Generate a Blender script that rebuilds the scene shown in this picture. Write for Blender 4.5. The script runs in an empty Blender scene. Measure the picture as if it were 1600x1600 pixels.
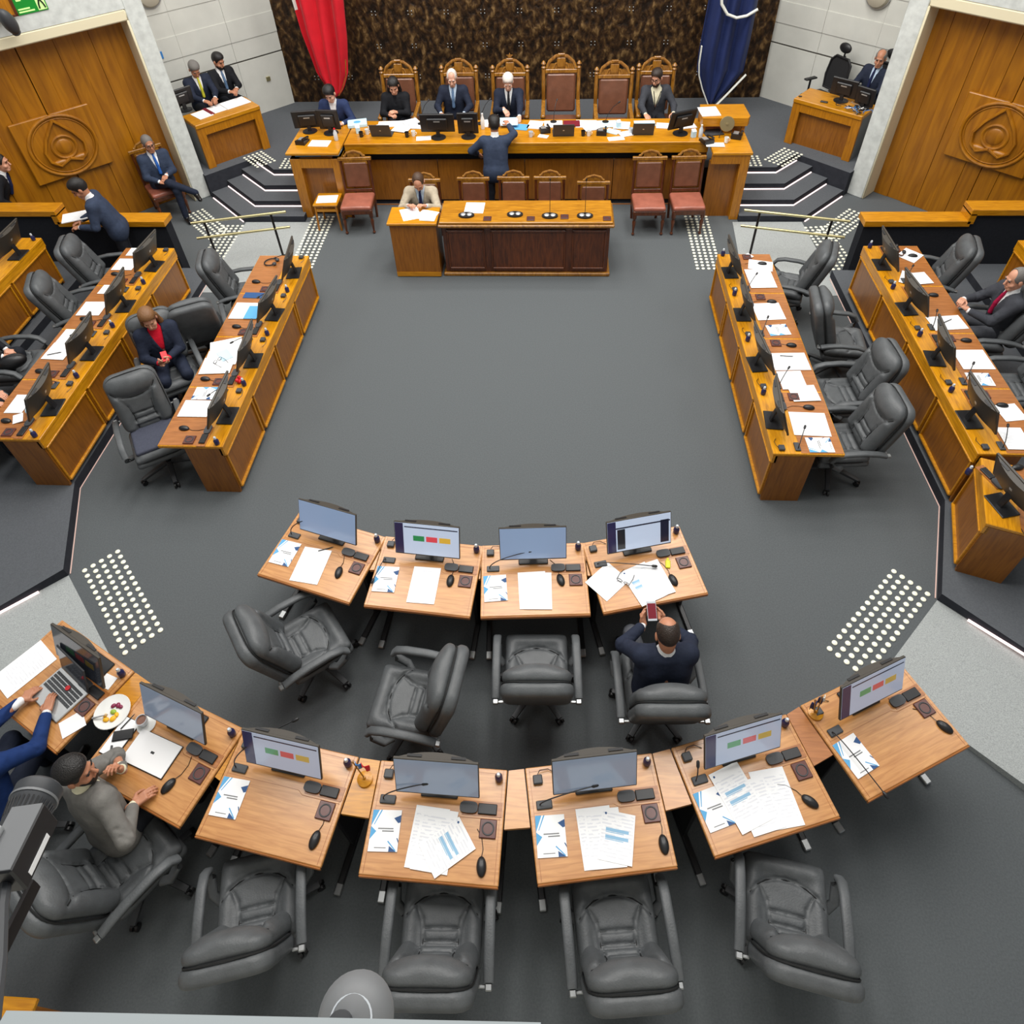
import bpy, math, random
import numpy as np
from math import sin, cos, pi, radians as R
from mathutils import Matrix, Vector
random.seed(7)
SC = bpy.context.scene
COL = SC.collection
# ------------------------------------------------------------------ object helpers
def tag(o, label=None, cat=None, group=None, kind=None):
    if label: o['label'] = label
    if cat: o['category'] = cat
    if group: o['group'] = group
    if kind: o['kind'] = kind
    return o
def empty(name, loc=(0, 0, 0), rz=0.0, label=None, cat=None, group=None):
    o = bpy.data.objects.new(name, None)
    o.empty_display_size = 0.1
    COL.objects.link(o)
    o.location = loc
    o.rotation_euler = (0, 0, rz)
    return tag(o, label, cat, group)
def kids(o):
    return [c for c in bpy.data.objects if c.parent == o]
def copy_tree(o, parent=None):
    c = o.copy()
    COL.objects.link(c)
    c.parent = parent
    for ch in kids(o):
        copy_tree(ch, c)
    return c
def inst(proto, loc, rz, label, group=None):
    """first use moves the prototype itself, later uses copy it"""
    if proto.get('used'):
        o = copy_tree(proto)
    else:
        o = proto
        o['used'] = 1
    o.location = loc
    o.rotation_euler = (0, 0, rz)
    o['label'] = label
    if group: o['group'] = group
    return o
class MB:
    """collects shapes and links them as ONE mesh object"""
    def __init__(s):
        s.v = []; s.f = []; s.m = []; s.M = Matrix.Identity(4)
    def at(s, loc=(0, 0, 0), rot=(0, 0, 0)):
        from mathutils import Euler
        s.M = Matrix.Translation(loc) @ Euler(rot).to_matrix().to_4x4()
        return s
    def add(s, vs, fs, mat=0):
        n = len(s.v)
        s.v += [tuple(s.M @ Vector(v)) for v in vs]
        s.f += [tuple(i + n for i in f) for f in fs]
        s.m += [mat] * len(fs)
        return s
    def box(s, lo, hi, b=0.0, mat=0):
        x0, y0, z0 = [min(a, c) for a, c in zip(lo, hi)]
        x1, y1, z1 = [max(a, c) for a, c in zip(lo, hi)]
        b = min(b, (x1 - x0) * .45, (y1 - y0) * .45, (z1 - z0) * .45)
        if b <= 0:
            return s.add([(x0, y0, z0), (x1, y0, z0), (x1, y1, z0), (x0, y1, z0), (x0, y0, z1), (x1, y0, z1), (x1, y1, z1), (x0, y1, z1)],
                         [(0, 3, 2, 1), (4, 5, 6, 7), (0, 1, 5, 4), (1, 2, 6, 5), (2, 3, 7, 6), (3, 0, 4, 7)], mat)
        vs = []; ix = {}
        X = (x0, x1); Y = (y0, y1); Z = (z0, z1)
        for i in (0, 1):
            for j in (0, 1):
                for k in (0, 1):
                    p = [X[i], Y[j], Z[k]]
                    sg = [1 if i == 0 else -1, 1 if j == 0 else -1, 1 if k == 0 else -1]
                    for a in range(3):           # vertex lying on the face normal to axis a
                        q = [p[c] + (sg[c] * b if c != a else 0) for c in range(3)]
                        ix[i, j, k, a] = len(vs); vs.append(q)
        fs = []
        def quad(l, n):
            a, bq, c = [Vector(vs[t]) for t in l[:3]]
            if (bq - a).cross(c - a).dot(Vector(n)) < 0: l = l[::-1]
            fs.append(tuple(l))
        for a in range(3):
            o = [c for c in range(3) if c != a]
            for t in (0, 1):
                l = []
                for (p, q) in ((0, 0), (1, 0), (1, 1), (0, 1)):
                    key = [0, 0, 0]; key[a] = t; key[o[0]] = p; key[o[1]] = q
                    l.append(ix[key[0], key[1], key[2], a])
                n = [0, 0, 0]; n[a] = 1 if t else -1
                quad(l, n)
        for a in range(3):                       # edges along axis a
            o = [c for c in range(3) if c != a]
            for p in (0, 1):
                for q in (0, 1):
                    l = []
                    for t in (0, 1):
                        key = [0, 0, 0]; key[a] = t; key[o[0]] = p; key[o[1]] = q
                        pr = [ix[key[0], key[1], key[2], o[0]], ix[key[0], key[1], key[2], o[1]]]
                        l += pr if t == 0 else pr[::-1]
                    n = [0, 0, 0]; n[o[0]] = 1 if p else -1; n[o[1]] = 1 if q else -1
                    quad(l, n)
        for i in (0, 1):
            for j in (0, 1):
                for k in (0, 1):
                    quad([ix[i, j, k, 0], ix[i, j, k, 1], ix[i, j, k, 2]], [1 if i else -1, 1 if j else -1, 1 if k else -1])
        return s.add(vs, fs, mat)
    def tube(s, path, r, n=8, mat=0, flat=None, up=(0, 0, 1)):
        """round tube, or with flat=(a, b) an elliptic ribbon with half-widths a sideways and b along up"""
        P = [Vector(p) for p in path]
        rs = r if isinstance(r, (list, tuple)) else [r] * len(P)
        vs = []; fs = []
        ref = Vector(up)
        prev = None
        for i, p in enumerate(P):
            t = (P[min(i + 1, len(P) - 1)] - P[max(i - 1, 0)]).normalized()
            if prev is None:
                a = t.cross(ref)
                if a.length < 1e-3: a = t.cross(Vector((1, 0, 0)))
                a.normalize()
            else:
                a = prev - t * prev.dot(t); a.normalize()
            if flat and len(P) > 1:
                a = t.cross(ref)
                a = a.normalized() if a.length > 1e-3 else prev
            prev = a
            b = a.cross(t)
            for k in range(n):
                w = 2 * pi * k / n
                ra, rb = (flat[0], flat[1]) if flat else (rs[i], rs[i])
                if flat and isinstance(r, (list, tuple)): ra *= rs[i]; rb *= rs[i]
                ca, sa = cos(w), sin(w)
                if flat:                         # squarer section
                    ca = math.copysign(abs(ca) ** .6, ca); sa = math.copysign(abs(sa) ** .6, sa)
                vs.append(p + a * (ca * ra) + b * (sa * rb))
        for i in range(len(P) - 1):
            for k in range(n):
                k2 = (k + 1) % n
                fs.append((i * n + k, i * n + k2, (i + 1) * n + k2, (i + 1) * n + k))
        fs.append(tuple(range(n - 1, -1, -1)))
        fs.append(tuple((len(P) - 1) * n + k for k in range(n)))
        fs = [f[::-1] for f in fs]
        return s.add([tuple(v) for v in vs], fs, mat)
    def cyl(s, p0, p1, r0, r1=None, n=16, mat=0):
        return s.tube([p0, p1], [r0, r0 if r1 is None else r1], n, mat)
    def lathe(s, prof, c=(0, 0, 0), n=20, mat=0):
        vs = []; fs = []
        for (r, z) in prof:
            for k in range(n):
                w = 2 * pi * k / n
                vs.append((c[0] + r * cos(w), c[1] + r * sin(w), c[2] + z))
        for i in range(len(prof) - 1):
            for k in range(n):
                k2 = (k + 1) % n
                fs.append((i * n + k, i * n + k2, (i + 1) * n + k2, (i + 1) * n + k))
        fs.append(tuple(range(n - 1, -1, -1)))
        fs.append(tuple((len(prof) - 1) * n + k for k in range(n)))
        return s.add(vs, fs, mat)
    def ell(s, c, r, n=16, mat=0):
        if not isinstance(r, (list, tuple)): r = (r, r, r)
        prof = [(sin(pi * i / (n // 2)), -cos(pi * i / (n // 2))) for i in range(n // 2 + 1)]
        vs = []; fs = []
        for (q, z) in prof:
            for k in range(n):
                w = 2 * pi * k / n
                vs.append((c[0] + r[0] * q * cos(w), c[1] + r[1] * q * sin(w), c[2] + r[2] * z))
        for i in range(len(prof) - 1):
            for k in range(n):
                k2 = (k + 1) % n
                fs.append((i * n + k, i * n + k2, (i + 1) * n + k2, (i + 1) * n + k))
        return s.add(vs, fs, mat)
    def prism(s, poly, z0, z1, mat=0):
        a = sum(poly[i][0] * poly[(i + 1) % len(poly)][1] - poly[(i + 1) % len(poly)][0] * poly[i][1] for i in range(len(poly)))
        if a < 0: poly = poly[::-1]
        n = len(poly)
        Z0 = z0 if isinstance(z0, (list, tuple)) else [z0] * n
        Z1 = z1 if isinstance(z1, (list, tuple)) else [z1] * n
        if a < 0 and isinstance(z1, (list, tuple)): Z1 = Z1[::-1]
        vs = [(p[0], p[1], Z0[i]) for i, p in enumerate(poly)] + [(p[0], p[1], Z1[i]) for i, p in enumerate(poly)]
        fs = [tuple(range(n - 1, -1, -1)), tuple(range(n, 2 * n))]
        for i in range(n):
            j = (i + 1) % n
            fs.append((i, j, n + j, n + i))
        return s.add(vs, fs, mat)
    def build(s, name, mats, parent=None, smooth=35):
        me = bpy.data.meshes.new(name)
        me.from_pydata(s.v, [], s.f)
        if not isinstance(mats, (list, tuple)): mats = [mats]
        for m in mats: me.materials.append(m)
        me.polygons.foreach_set('material_index', s.m)
        if smooth:
            me.polygons.foreach_set('use_smooth', [True] * len(s.f))
            me.set_sharp_from_angle(angle=R(smooth))
        me.update()
        o = bpy.data.objects.new(name, me)
        COL.objects.link(o)
        if parent: o.parent = parent
        return o
# ------------------------------------------------------------------ distance-field modelling (smooth unions -> surface nets)
class Fld:
    def __init__(s, lo, hi, h):
        s.lo = np.array(lo, float); s.h = h
        s.n = np.maximum(np.ceil((np.array(hi) - s.lo) / h).astype(int) + 1, 4)
        s.F = np.full(s.n, 9.0)
    def sub(s, lo, hi):
        a = np.clip(np.floor((np.array(lo) - s.lo) / s.h).astype(int), 0, s.n)
        b = np.clip(np.ceil((np.array(hi) - s.lo) / s.h).astype(int) + 1, 0, s.n)
        if (b <= a).any(): return None, None
        sl = tuple(slice(i, j) for i, j in zip(a, b))
        ax = [s.lo[c] + s.h * np.arange(a[c], b[c]) for c in range(3)]
        return sl, (ax[0][:, None, None], ax[1][None, :, None], ax[2][None, None, :])
    def put(s, sl, d, k, mode):
        F = s.F[sl]
        if mode == 'u':
            if k > 0:
                hh = np.clip(.5 + .5 * (F - d) / k, 0, 1)
                s.F[sl] = F * (1 - hh) + d * hh - k * hh * (1 - hh)
            else: s.F[sl] = np.minimum(F, d)
        elif mode == 'cut':
            if k > 0:
                d = -d
                hh = np.clip(.5 - .5 * (F - d) / k, 0, 1)
                s.F[sl] = F * (1 - hh) + d * hh + k * hh * (1 - hh)
            else: s.F[sl] = np.maximum(F, -d)
    def cap(s, a, b, ra, rb=None, k=.02, mode='u'):
        rb = ra if rb is None else rb
        a = np.array(a, float); b = np.array(b, float)
        m = max(ra, rb) + k + 3 * s.h
        sl, P = s.sub(np.minimum(a, b) - m, np.maximum(a, b) + m)
        if sl is None: return s
        ba = b - a; L = max(ba @ ba, 1e-9)
        t = np.clip(((P[0] - a[0]) * ba[0] + (P[1] - a[1]) * ba[1] + (P[2] - a[2]) * ba[2]) / L, 0, 1)
        d = np.sqrt((P[0] - a[0] - t * ba[0]) ** 2 + (P[1] - a[1] - t * ba[1]) ** 2 + (P[2] - a[2] - t * ba[2]) ** 2) - (ra + (rb - ra) * t)
        s.put(sl, d, k, mode); return s
    def loc(s, P, c, M):
        q = [P[i] - c[i] for i in range(3)]
        if M is None: return q
        return [sum(M[j][i] * q[j] for j in range(3)) for i in range(3)]
    def ell(s, c, r, k=.02, mode='u', M=None):
        m = max(r) + k + 3 * s.h
        sl, P = s.sub(np.array(c) - m, np.array(c) + m)
        if sl is None: return s
        q = s.loc(P, c, M)
        k0 = np.sqrt((q[0] / r[0]) ** 2 + (q[1] / r[1]) ** 2 + (q[2] / r[2]) ** 2) + 1e-9
        k1 = np.sqrt((q[0] / r[0] ** 2) ** 2 + (q[1] / r[1] ** 2) ** 2 + (q[2] / r[2] ** 2) ** 2) + 1e-9
        s.put(sl, k0 * (k0 - 1) / k1, k, mode); return s
    def box(s, c, hf, r=.01, k=.0, mode='u', M=None):
        m = float(np.linalg.norm(hf)) + k + 3 * s.h if M is not None else None
        ext = np.array([m] * 3) if m else np.array(hf) + k + 3 * s.h
        sl, P = s.sub(np.array(c) - ext, np.array(c) + ext)
        if sl is None: return s
        q = s.loc(P, c, M)
        e = [np.abs(q[i]) - (hf[i] - r) for i in range(3)]
        d = np.sqrt(np.maximum(e[0], 0) ** 2 + np.maximum(e[1], 0) ** 2 + np.maximum(e[2], 0) ** 2) + np.minimum(np.maximum(e[0], np.maximum(e[1], e[2])), 0) - r
        s.put(sl, d, k, mode); return s
    def slab(s, c, hf, rc, r, k=.0):
        """upright cushion: rounded rectangle (x, z; corner radius rc) with thickness along y and soft edges r"""
        ext = np.array(hf) + k + 3 * s.h
        sl, P = s.sub(np.array(c) - ext, np.array(c) + ext)
        if sl is None: return s
        qx = np.abs(P[0] - c[0]) - (hf[0] - rc); qz = np.abs(P[2] - c[2]) - (hf[2] - rc)
        d2 = np.sqrt(np.maximum(qx, 0) ** 2 + np.maximum(qz, 0) ** 2) + np.minimum(np.maximum(qx, qz), 0) - rc + r
        dy = np.abs(P[1] - c[1]) - hf[1] + r
        d = np.sqrt(np.maximum(d2, 0) ** 2 + np.maximum(dy, 0) ** 2) + np.minimum(np.maximum(d2, dy), 0) - r
        s.put(sl, d + 0 * (P[0] + P[1] + P[2]), k, 'u'); return s
    def top(s, x, y, ax=2):
        """height of the outermost surface above (x, y) along z, or along y above (x, z) for ax=1"""
        i = int(round((x - s.lo[0]) / s.h)); o = 1 if ax == 2 else 2
        j = int(round((y - s.lo[o]) / s.h)); col = s.F[i, j, :] if ax == 2 else s.F[i, :, j]
        q = np.where(col < 0)[0]
        return s.lo[ax] + s.h * (q[-1] + .3) if len(q) else None
    def groove(s, pts, depth=.008, w=.009):
        for a, b in zip(pts[:-1], pts[1:]):
            a = np.array(a, float); b = np.array(b, float)
            m = 3 * w
            sl, P = s.sub(np.minimum(a, b) - m, np.maximum(a, b) + m)
            if sl is None: continue
            ba = b - a; L = max(ba @ ba, 1e-9)
            t = np.clip(((P[0] - a[0]) * ba[0] + (P[1] - a[1]) * ba[1] + (P[2] - a[2]) * ba[2]) / L, 0, 1)
            d2 = (P[0] - a[0] - t * ba[0]) ** 2 + (P[1] - a[1] - t * ba[1]) ** 2 + (P[2] - a[2] - t * ba[2]) ** 2
            s.F[sl] = np.maximum(s.F[sl], s.F[sl] * 0 + np.minimum(s.F[sl] + depth * np.exp(-d2 / w ** 2), 9))
        return s
    def mesh(s):
        F = s.F
        F = np.pad(F, 1, constant_values=9.0)
        lo = s.lo - s.h
        ins = F < 0
        nx, ny, nz = F.shape
        cnt = np.zeros((nx - 1, ny - 1, nz - 1)); acc = np.zeros((3, nx - 1, ny - 1, nz - 1))
        def cut(o): return F[o[0]:nx - 1 + o[0], o[1]:ny - 1 + o[1], o[2]:nz - 1 + o[2]]
        for ax in range(3):
            o1, o2 = [c for c in range(3) if c != ax]
            for p in (0, 1):
                for q in (0, 1):
                    a = [0, 0, 0]; a[o1] = p; a[o2] = q
                    b = list(a); b[ax] = 1
                    A = cut(a); B = cut(b)
                    x = (A < 0) != (B < 0)
                    t = np.where(x, A / np.where(x, A - B, 1), 0)
                    cnt += x
                    acc[ax] += np.where(x, t, 0); acc[o1] += x * p; acc[o2] += x * q
        on = cnt > 0
        idx = -np.ones(on.shape, int); idx[on] = np.arange(on.sum())
        g = np.argwhere(on)
        V = lo + s.h * (g + (acc[:, on] / cnt[on]).T)
        Q = []
        for ax in range(3):
            o1, o2 = [(1, 2), (2, 0), (0, 1)][ax]
            sh = [nx, ny, nz]
            sa = [slice(0, n) for n in sh]; sb = [slice(0, n) for n in sh]
            sa[ax] = slice(0, sh[ax] - 1); sb[ax] = slice(1, sh[ax])
            A = ins[tuple(sa)]; B = ins[tuple(sb)]
            e = np.argwhere(A != B)
            if len(e) == 0: continue
            e = e[(e[:, o1] > 0) & (e[:, o2] > 0) & (e[:, o1] < sh[o1] - 1) & (e[:, o2] < sh[o2] - 1)]
            fl = A[tuple(e.T)]
            def ci(d1, d2):
                c = e.copy(); c[:, o1] -= d1; c[:, o2] -= d2
                return idx[tuple(c.T)]
            q = np.stack([ci(1, 1), ci(0, 1), ci(0, 0), ci(1, 0)], 1)
            q[~fl] = q[~fl][:, ::-1]
            Q.append(q)
        return V, np.concatenate(Q)
def mesh_obj(name, chunks, mats, parent=None):
    """chunks: list of (V, Q); joined into one smooth mesh object"""
    Vs = []; Qs = []; n = 0
    for V, Q in chunks:
        Vs.append(V); Qs.append(Q + n); n += len(V)
    V = np.concatenate(Vs); Q = np.concatenate(Qs)
    me = bpy.data.meshes.new(name)
    me.from_pydata(V.tolist(), [], Q.tolist())
    me.polygons.foreach_set('use_smooth', [True] * len(Q))
    for m in (mats if isinstance(mats, (list, tuple)) else [mats]): me.materials.append(m)
    me.update()
    o = bpy.data.objects.new(name, me)
    COL.objects.link(o)
    if parent: o.parent = parent
    return o
# ------------------------------------------------------------------ materials
def srgb(r, g, b):
    return tuple(((c / 255 / 12.92) if c / 255 <= .04045 else ((c / 255 + .055) / 1.055) ** 2.4) for c in (r, g, b)) + (1,)
def mat(name, col, rough=.5, metal=0, spec=.5, noise=0, nscale=20, bump=0, bscale=80, coat=0, emit=0, stretch=None, sheen=0):
    m = bpy.data.materials.new(name); m.use_nodes = True
    nt = m.node_tree; N = nt.nodes; L = nt.links
    b = N['Principled BSDF']
    c = srgb(*col)
    b.inputs['Base Color'].default_value = c
    b.inputs['Roughness'].default_value = rough
    b.inputs['Metallic'].default_value = metal
    b.inputs['Specular IOR Level'].default_value = spec
    b.inputs['Coat Weight'].default_value = coat
    b.inputs['Coat Roughness'].default_value = .12
    b.inputs['Sheen Weight'].default_value = sheen
    if emit:
        b.inputs['Emission Color'].default_value = c
        b.inputs['Emission Strength'].default_value = emit
    if noise or bump:
        tc = N.new('ShaderNodeTexCoord'); mp = N.new('ShaderNodeMapping')
        L.new(tc.outputs['Object'], mp.inputs['Vector'])
        if stretch: mp.inputs['Scale'].default_value = stretch
        if noise:
            nz = N.new('ShaderNodeTexNoise'); nz.inputs['Scale'].default_value = nscale; nz.inputs['Detail'].default_value = 5
            L.new(mp.outputs[0], nz.inputs['Vector'])
            rp = N.new('ShaderNodeValToRGB')
            rp.color_ramp.elements[0].position = .3; rp.color_ramp.elements[1].position = .7
            rp.color_ramp.elements[0].color = tuple(x * (1 - noise) for x in c[:3]) + (1,)
            rp.color_ramp.elements[1].color = tuple(min(x * (1 + noise), 1) for x in c[:3]) + (1,)
            L.new(nz.outputs['Fac'], rp.inputs['Fac']); L.new(rp.outputs['Color'], b.inputs['Base Color'])
        if bump:
            n2 = N.new('ShaderNodeTexNoise'); n2.inputs['Scale'].default_value = bscale; n2.inputs['Detail'].default_value = 3
            L.new(tc.outputs['Object'], n2.inputs['Vector'])
            bp = N.new('ShaderNodeBump'); bp.inputs['Strength'].default_value = bump; bp.inputs['Distance'].default_value = .02
            L.new(n2.outputs['Fac'], bp.inputs['Height']); L.new(bp.outputs['Normal'], b.inputs['Normal'])
    return m
def wood(name, dark, light, grain=(2, 22, 22), rough=.35, coat=.25, rings=2.2):
    """plank grain: stretched noise bands distorted by a slow noise, along the axis with the small scale"""
    m = bpy.data.materials.new(name); m.use_nodes = True
    nt = m.node_tree; N = nt.nodes; L = nt.links
    b = N['Principled BSDF']
    b.inputs['Roughness'].default_value = rough
    b.inputs['Coat Weight'].default_value = coat
    b.inputs['Coat Roughness'].default_value = .18
    tc = N.new('ShaderNodeTexCoord'); mp = N.new('ShaderNodeMapping'); mp.inputs['Scale'].default_value = grain
    L.new(tc.outputs['Object'], mp.inputs['Vector'])
    n1 = N.new('ShaderNodeTexNoise'); n1.inputs['Scale'].default_value = rings; n1.inputs['Detail'].default_value = 6; n1.inputs['Distortion'].default_value = .8
    L.new(mp.outputs[0], n1.inputs['Vector'])
    n2 = N.new('ShaderNodeTexNoise'); n2.inputs['Scale'].default_value = .9; n2.inputs['Detail'].default_value = 2
    L.new(tc.outputs['Object'], n2.inputs['Vector'])
    ad = N.new('ShaderNodeMath'); ad.operation = 'MULTIPLY_ADD'; ad.inputs[1].default_value = .35
    L.new(n2.outputs['Fac'], ad.inputs[0]); L.new(n1.outputs['Fac'], ad.inputs[2])
    rp = N.new('ShaderNodeValToRGB')
    rp.color_ramp.elements[0].position = .45; rp.color_ramp.elements[1].position = .85
    rp.color_ramp.elements[0].color = srgb(*dark); rp.color_ramp.elements[1].color = srgb(*light)
    L.new(ad.outputs[0], rp.inputs['Fac']); L.new(rp.outputs['Color'], b.inputs['Base Color'])
    return m
M = {}
M['carpet'] = mat('grey carpet', (92, 96, 98), .95, noise=.10, nscale=70, bump=.25, bscale=260, spec=.1)
M['carpet2'] = mat('tier carpet', (90, 93, 97), .95, noise=.10, nscale=70, bump=.25, bscale=260, spec=.1)
M['riser'] = mat('shaded riser carpet', (52, 54, 60), .95, noise=.12, nscale=12, spec=.1)  # shade on the risers put into the carpet colour; plinths share it
M['granite'] = mat('speckled pale grey ramp', (160, 164, 163), .8, noise=.22, nscale=110, spec=.2)
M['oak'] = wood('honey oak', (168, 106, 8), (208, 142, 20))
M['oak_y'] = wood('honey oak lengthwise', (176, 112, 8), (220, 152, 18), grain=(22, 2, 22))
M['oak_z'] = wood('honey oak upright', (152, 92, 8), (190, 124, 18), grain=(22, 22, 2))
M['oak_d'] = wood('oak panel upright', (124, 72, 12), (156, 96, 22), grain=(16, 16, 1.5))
M['oak_edge'] = wood('reddish oak edge', (142, 84, 34), (176, 112, 56))
M['door'] = wood('polished door boards', (134, 80, 3), (174, 112, 10), grain=(5, 5, .5), rough=.42, coat=.15)
M['mahog'] = wood('dark mahogany', (62, 28, 10), (104, 52, 20), grain=(14, 14, 2), rough=.3, coat=.4)
M['mahog_top'] = wood('mahogany top', (146, 92, 14), (190, 130, 28), grain=(2, 16, 16), rough=.25, coat=.5)
M['throne_wood'] = wood('carved walnut', (112, 68, 14), (166, 114, 38), grain=(12, 12, 3), rough=.3, coat=.4)
M['red_leather'] = mat('reddish leather', (156, 92, 74), .38, noise=.14, nscale=9, bump=.1, bscale=60, coat=.1)
M['brown_leather'] = mat('brown leather', (116, 74, 54), .4, noise=.15, nscale=9, bump=.1, bscale=60, coat=.1)
M['leather'] = mat('black leather', (80, 83, 85), .5, noise=.12, nscale=14, bump=.12, bscale=90, spec=.5)
M['leather_pad'] = mat('slate blue cloth', (70, 73, 86), .85, noise=.1, nscale=60, spec=.2)
M['mesh_black'] = mat('black mesh fabric', (24, 24, 26), .7, noise=.4, nscale=160)
M['black'] = mat('black plastic', (26, 26, 28), .42)
M['black_gloss'] = mat('glossy black plastic', (18, 18, 20), .15)
M['dgrey'] = mat('dark grey plastic', (62, 64, 67), .5)
M['grey'] = mat('grey plastic', (118, 120, 122), .5)
M['lgrey'] = mat('pale grey metal', (188, 190, 190), .35, metal=.6)
M['chrome'] = mat('chrome', (205, 207, 210), .22, metal=1)
M['brass'] = mat('pale brass rail', (196, 186, 140), .32, metal=.9)
M['mon_back'] = mat('monitor back', (62, 57, 50), .45)
M['screen'] = mat('blue grey screen', (128, 148, 178), .12, emit=.55)
M['screen_dim'] = mat('dim grey screen', (122, 134, 152), .12, emit=.45)
M['screen_dark'] = mat('dark screen', (44, 48, 56), .12, emit=.12)
M['ui_side'] = mat('screen side bar', (46, 44, 78), .15, emit=.35)
M['ui_bg'] = mat('screen page', (176, 190, 212), .15, emit=.6)
M['ui_green'] = mat('screen green button', (46, 130, 78), .15, emit=.5)
M['ui_red'] = mat('screen red button', (206, 72, 82), .15, emit=.5)
M['ui_yellow'] = mat('screen yellow button', (206, 166, 62), .15, emit=.5)
M['ui_dark'] = mat('screen dark bar', (36, 40, 58), .15, emit=.3)
M['white'] = mat('white paint', (228, 228, 224), .6)
M['paper'] = mat('white paper', (244, 244, 244), .7, spec=.2)
M['paper_blue'] = mat('blue paper', (96, 166, 212), .6, spec=.2)
M['paper_pale'] = mat('pale blue paper', (196, 226, 240), .6, spec=.2)
M['navy_print'] = mat('navy print', (36, 78, 128), .6)
M['blueprint'] = mat('blue table band', (150, 190, 218), .7, spec=.2)
M['maroon'] = mat('maroon cover', (122, 28, 44), .45)
M['redbrown'] = mat('oxblood leather mat', (88, 42, 34), .45, coat=.2)
M['bottle'] = mat('dark blue bottle', (44, 44, 84), .25)
M['clear'] = mat('pale cap', (206, 212, 218), .25)
M['steel'] = mat('brushed steel', (170, 172, 172), .35, metal=.9)
M['red'] = mat('red', (206, 26, 36), .5)
M['flag_red'] = mat('red flag cloth', (204, 6, 30), .8, sheen=.05, noise=.08, nscale=5)
M['flag_blue'] = mat('navy flag cloth', (16, 34, 84), .7, sheen=.05, noise=.1, nscale=5)
M['flag_white'] = mat('white flag cloth', (226, 226, 216), .75, bump=.3, bscale=60)
M['yellow'] = mat('yellow', (222, 214, 40), .5)
M['green'] = mat('exit sign green', (18, 128, 40), .4, emit=.25)
M['lime'] = mat('exit sign glow', (196, 236, 150), .4, emit=.4)
M['blue'] = mat('blue plastic', (60, 130, 196), .4)
M['led'] = mat('led strip', (255, 226, 222), .5, emit=6)
M['rail_grey'] = mat('pale grey rail cap', (186, 194, 196), .5)
M['seam'] = mat('dark stitched seam and crease shade', (20, 21, 22), .7)
M['lamp_shade'] = mat('beige lamp shade', (176, 168, 150), .6)
M['lamp'] = mat('lamp glow', (255, 250, 240), .5, emit=12)
M['stud'] = mat('tactile stud', (246, 246, 226), .35)
M['stud_base'] = mat('tactile strip carpet', (92, 93, 96), .9)
M['rail_black'] = mat('dark rail post', (40, 36, 36), .35, metal=.5)
M['rubber'] = mat('black rubber', (22, 22, 24), .7)
M['copper'] = mat('brass disc', (168, 150, 110), .35, metal=.8)
M['food_y'] = mat('yellow fruit', (240, 178, 30), .5)
M['food_g'] = mat('green fruit', (150, 180, 60), .5)
M['food_p'] = mat('purple fruit', (130, 36, 70), .45)
M['tea'] = mat('brown tea', (120, 72, 48), .2)
# wall finishes
M['white_wall'] = mat('white wall panel', (204, 204, 196), .65, noise=.05, nscale=3, spec=.3)
M['joint'] = mat('dark joint', (74, 70, 64), .8)
M['marble'] = mat('veined white marble', (208, 212, 208), .35, noise=.14, nscale=9)
M['cream'] = mat('cream painted jamb', (226, 216, 184), .55)
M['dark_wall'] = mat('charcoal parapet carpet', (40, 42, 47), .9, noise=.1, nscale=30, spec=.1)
def bronze():
    m = bpy.data.materials.new('hammered bronze wall'); m.use_nodes = True
    nt = m.node_tree; N = nt.nodes; L = nt.links
    b = N['Principled BSDF']; b.inputs['Roughness'].default_value = .42; b.inputs['Metallic'].default_value = .35
    tc = N.new('ShaderNodeTexCoord')
    mp = N.new('ShaderNodeMapping'); mp.inputs['Rotation'].default_value = (0, R(28), 0); mp.inputs['Scale'].default_value = (1, 1, .62)
    L.new(tc.outputs['Object'], mp.inputs['Vector'])
    nz = N.new('ShaderNodeTexNoise'); nz.inputs['Scale'].default_value = 9.5; nz.inputs['Detail'].default_value = 3; nz.inputs['Distortion'].default_value = .25
    L.new(mp.outputs[0], nz.inputs['Vector'])
    rp = N.new('ShaderNodeValToRGB'); cr = rp.color_ramp
    cr.elements[0].position = .38; cr.elements[0].color = srgb(34, 23, 14)
    cr.elements[1].position = .72; cr.elements[1].color = srgb(150, 118, 76)
    e = cr.elements.new(.5); e.color = srgb(62, 42, 24)
    e = cr.elements.new(.58); e.color = srgb(88, 64, 36)
    L.new(nz.outputs['Fac'], rp.inputs['Fac']); L.new(rp.outputs['Color'], b.inputs['Base Color'])
    bp = N.new('ShaderNodeBump'); bp.inputs['Strength'].default_value = .8; bp.inputs['Distance'].default_value = .05
    L.new(nz.outputs['Fac'], bp.inputs['Height']); L.new(bp.outputs['Normal'], b.inputs['Normal'])
    return m
M['bronze'] = bronze()
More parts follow.
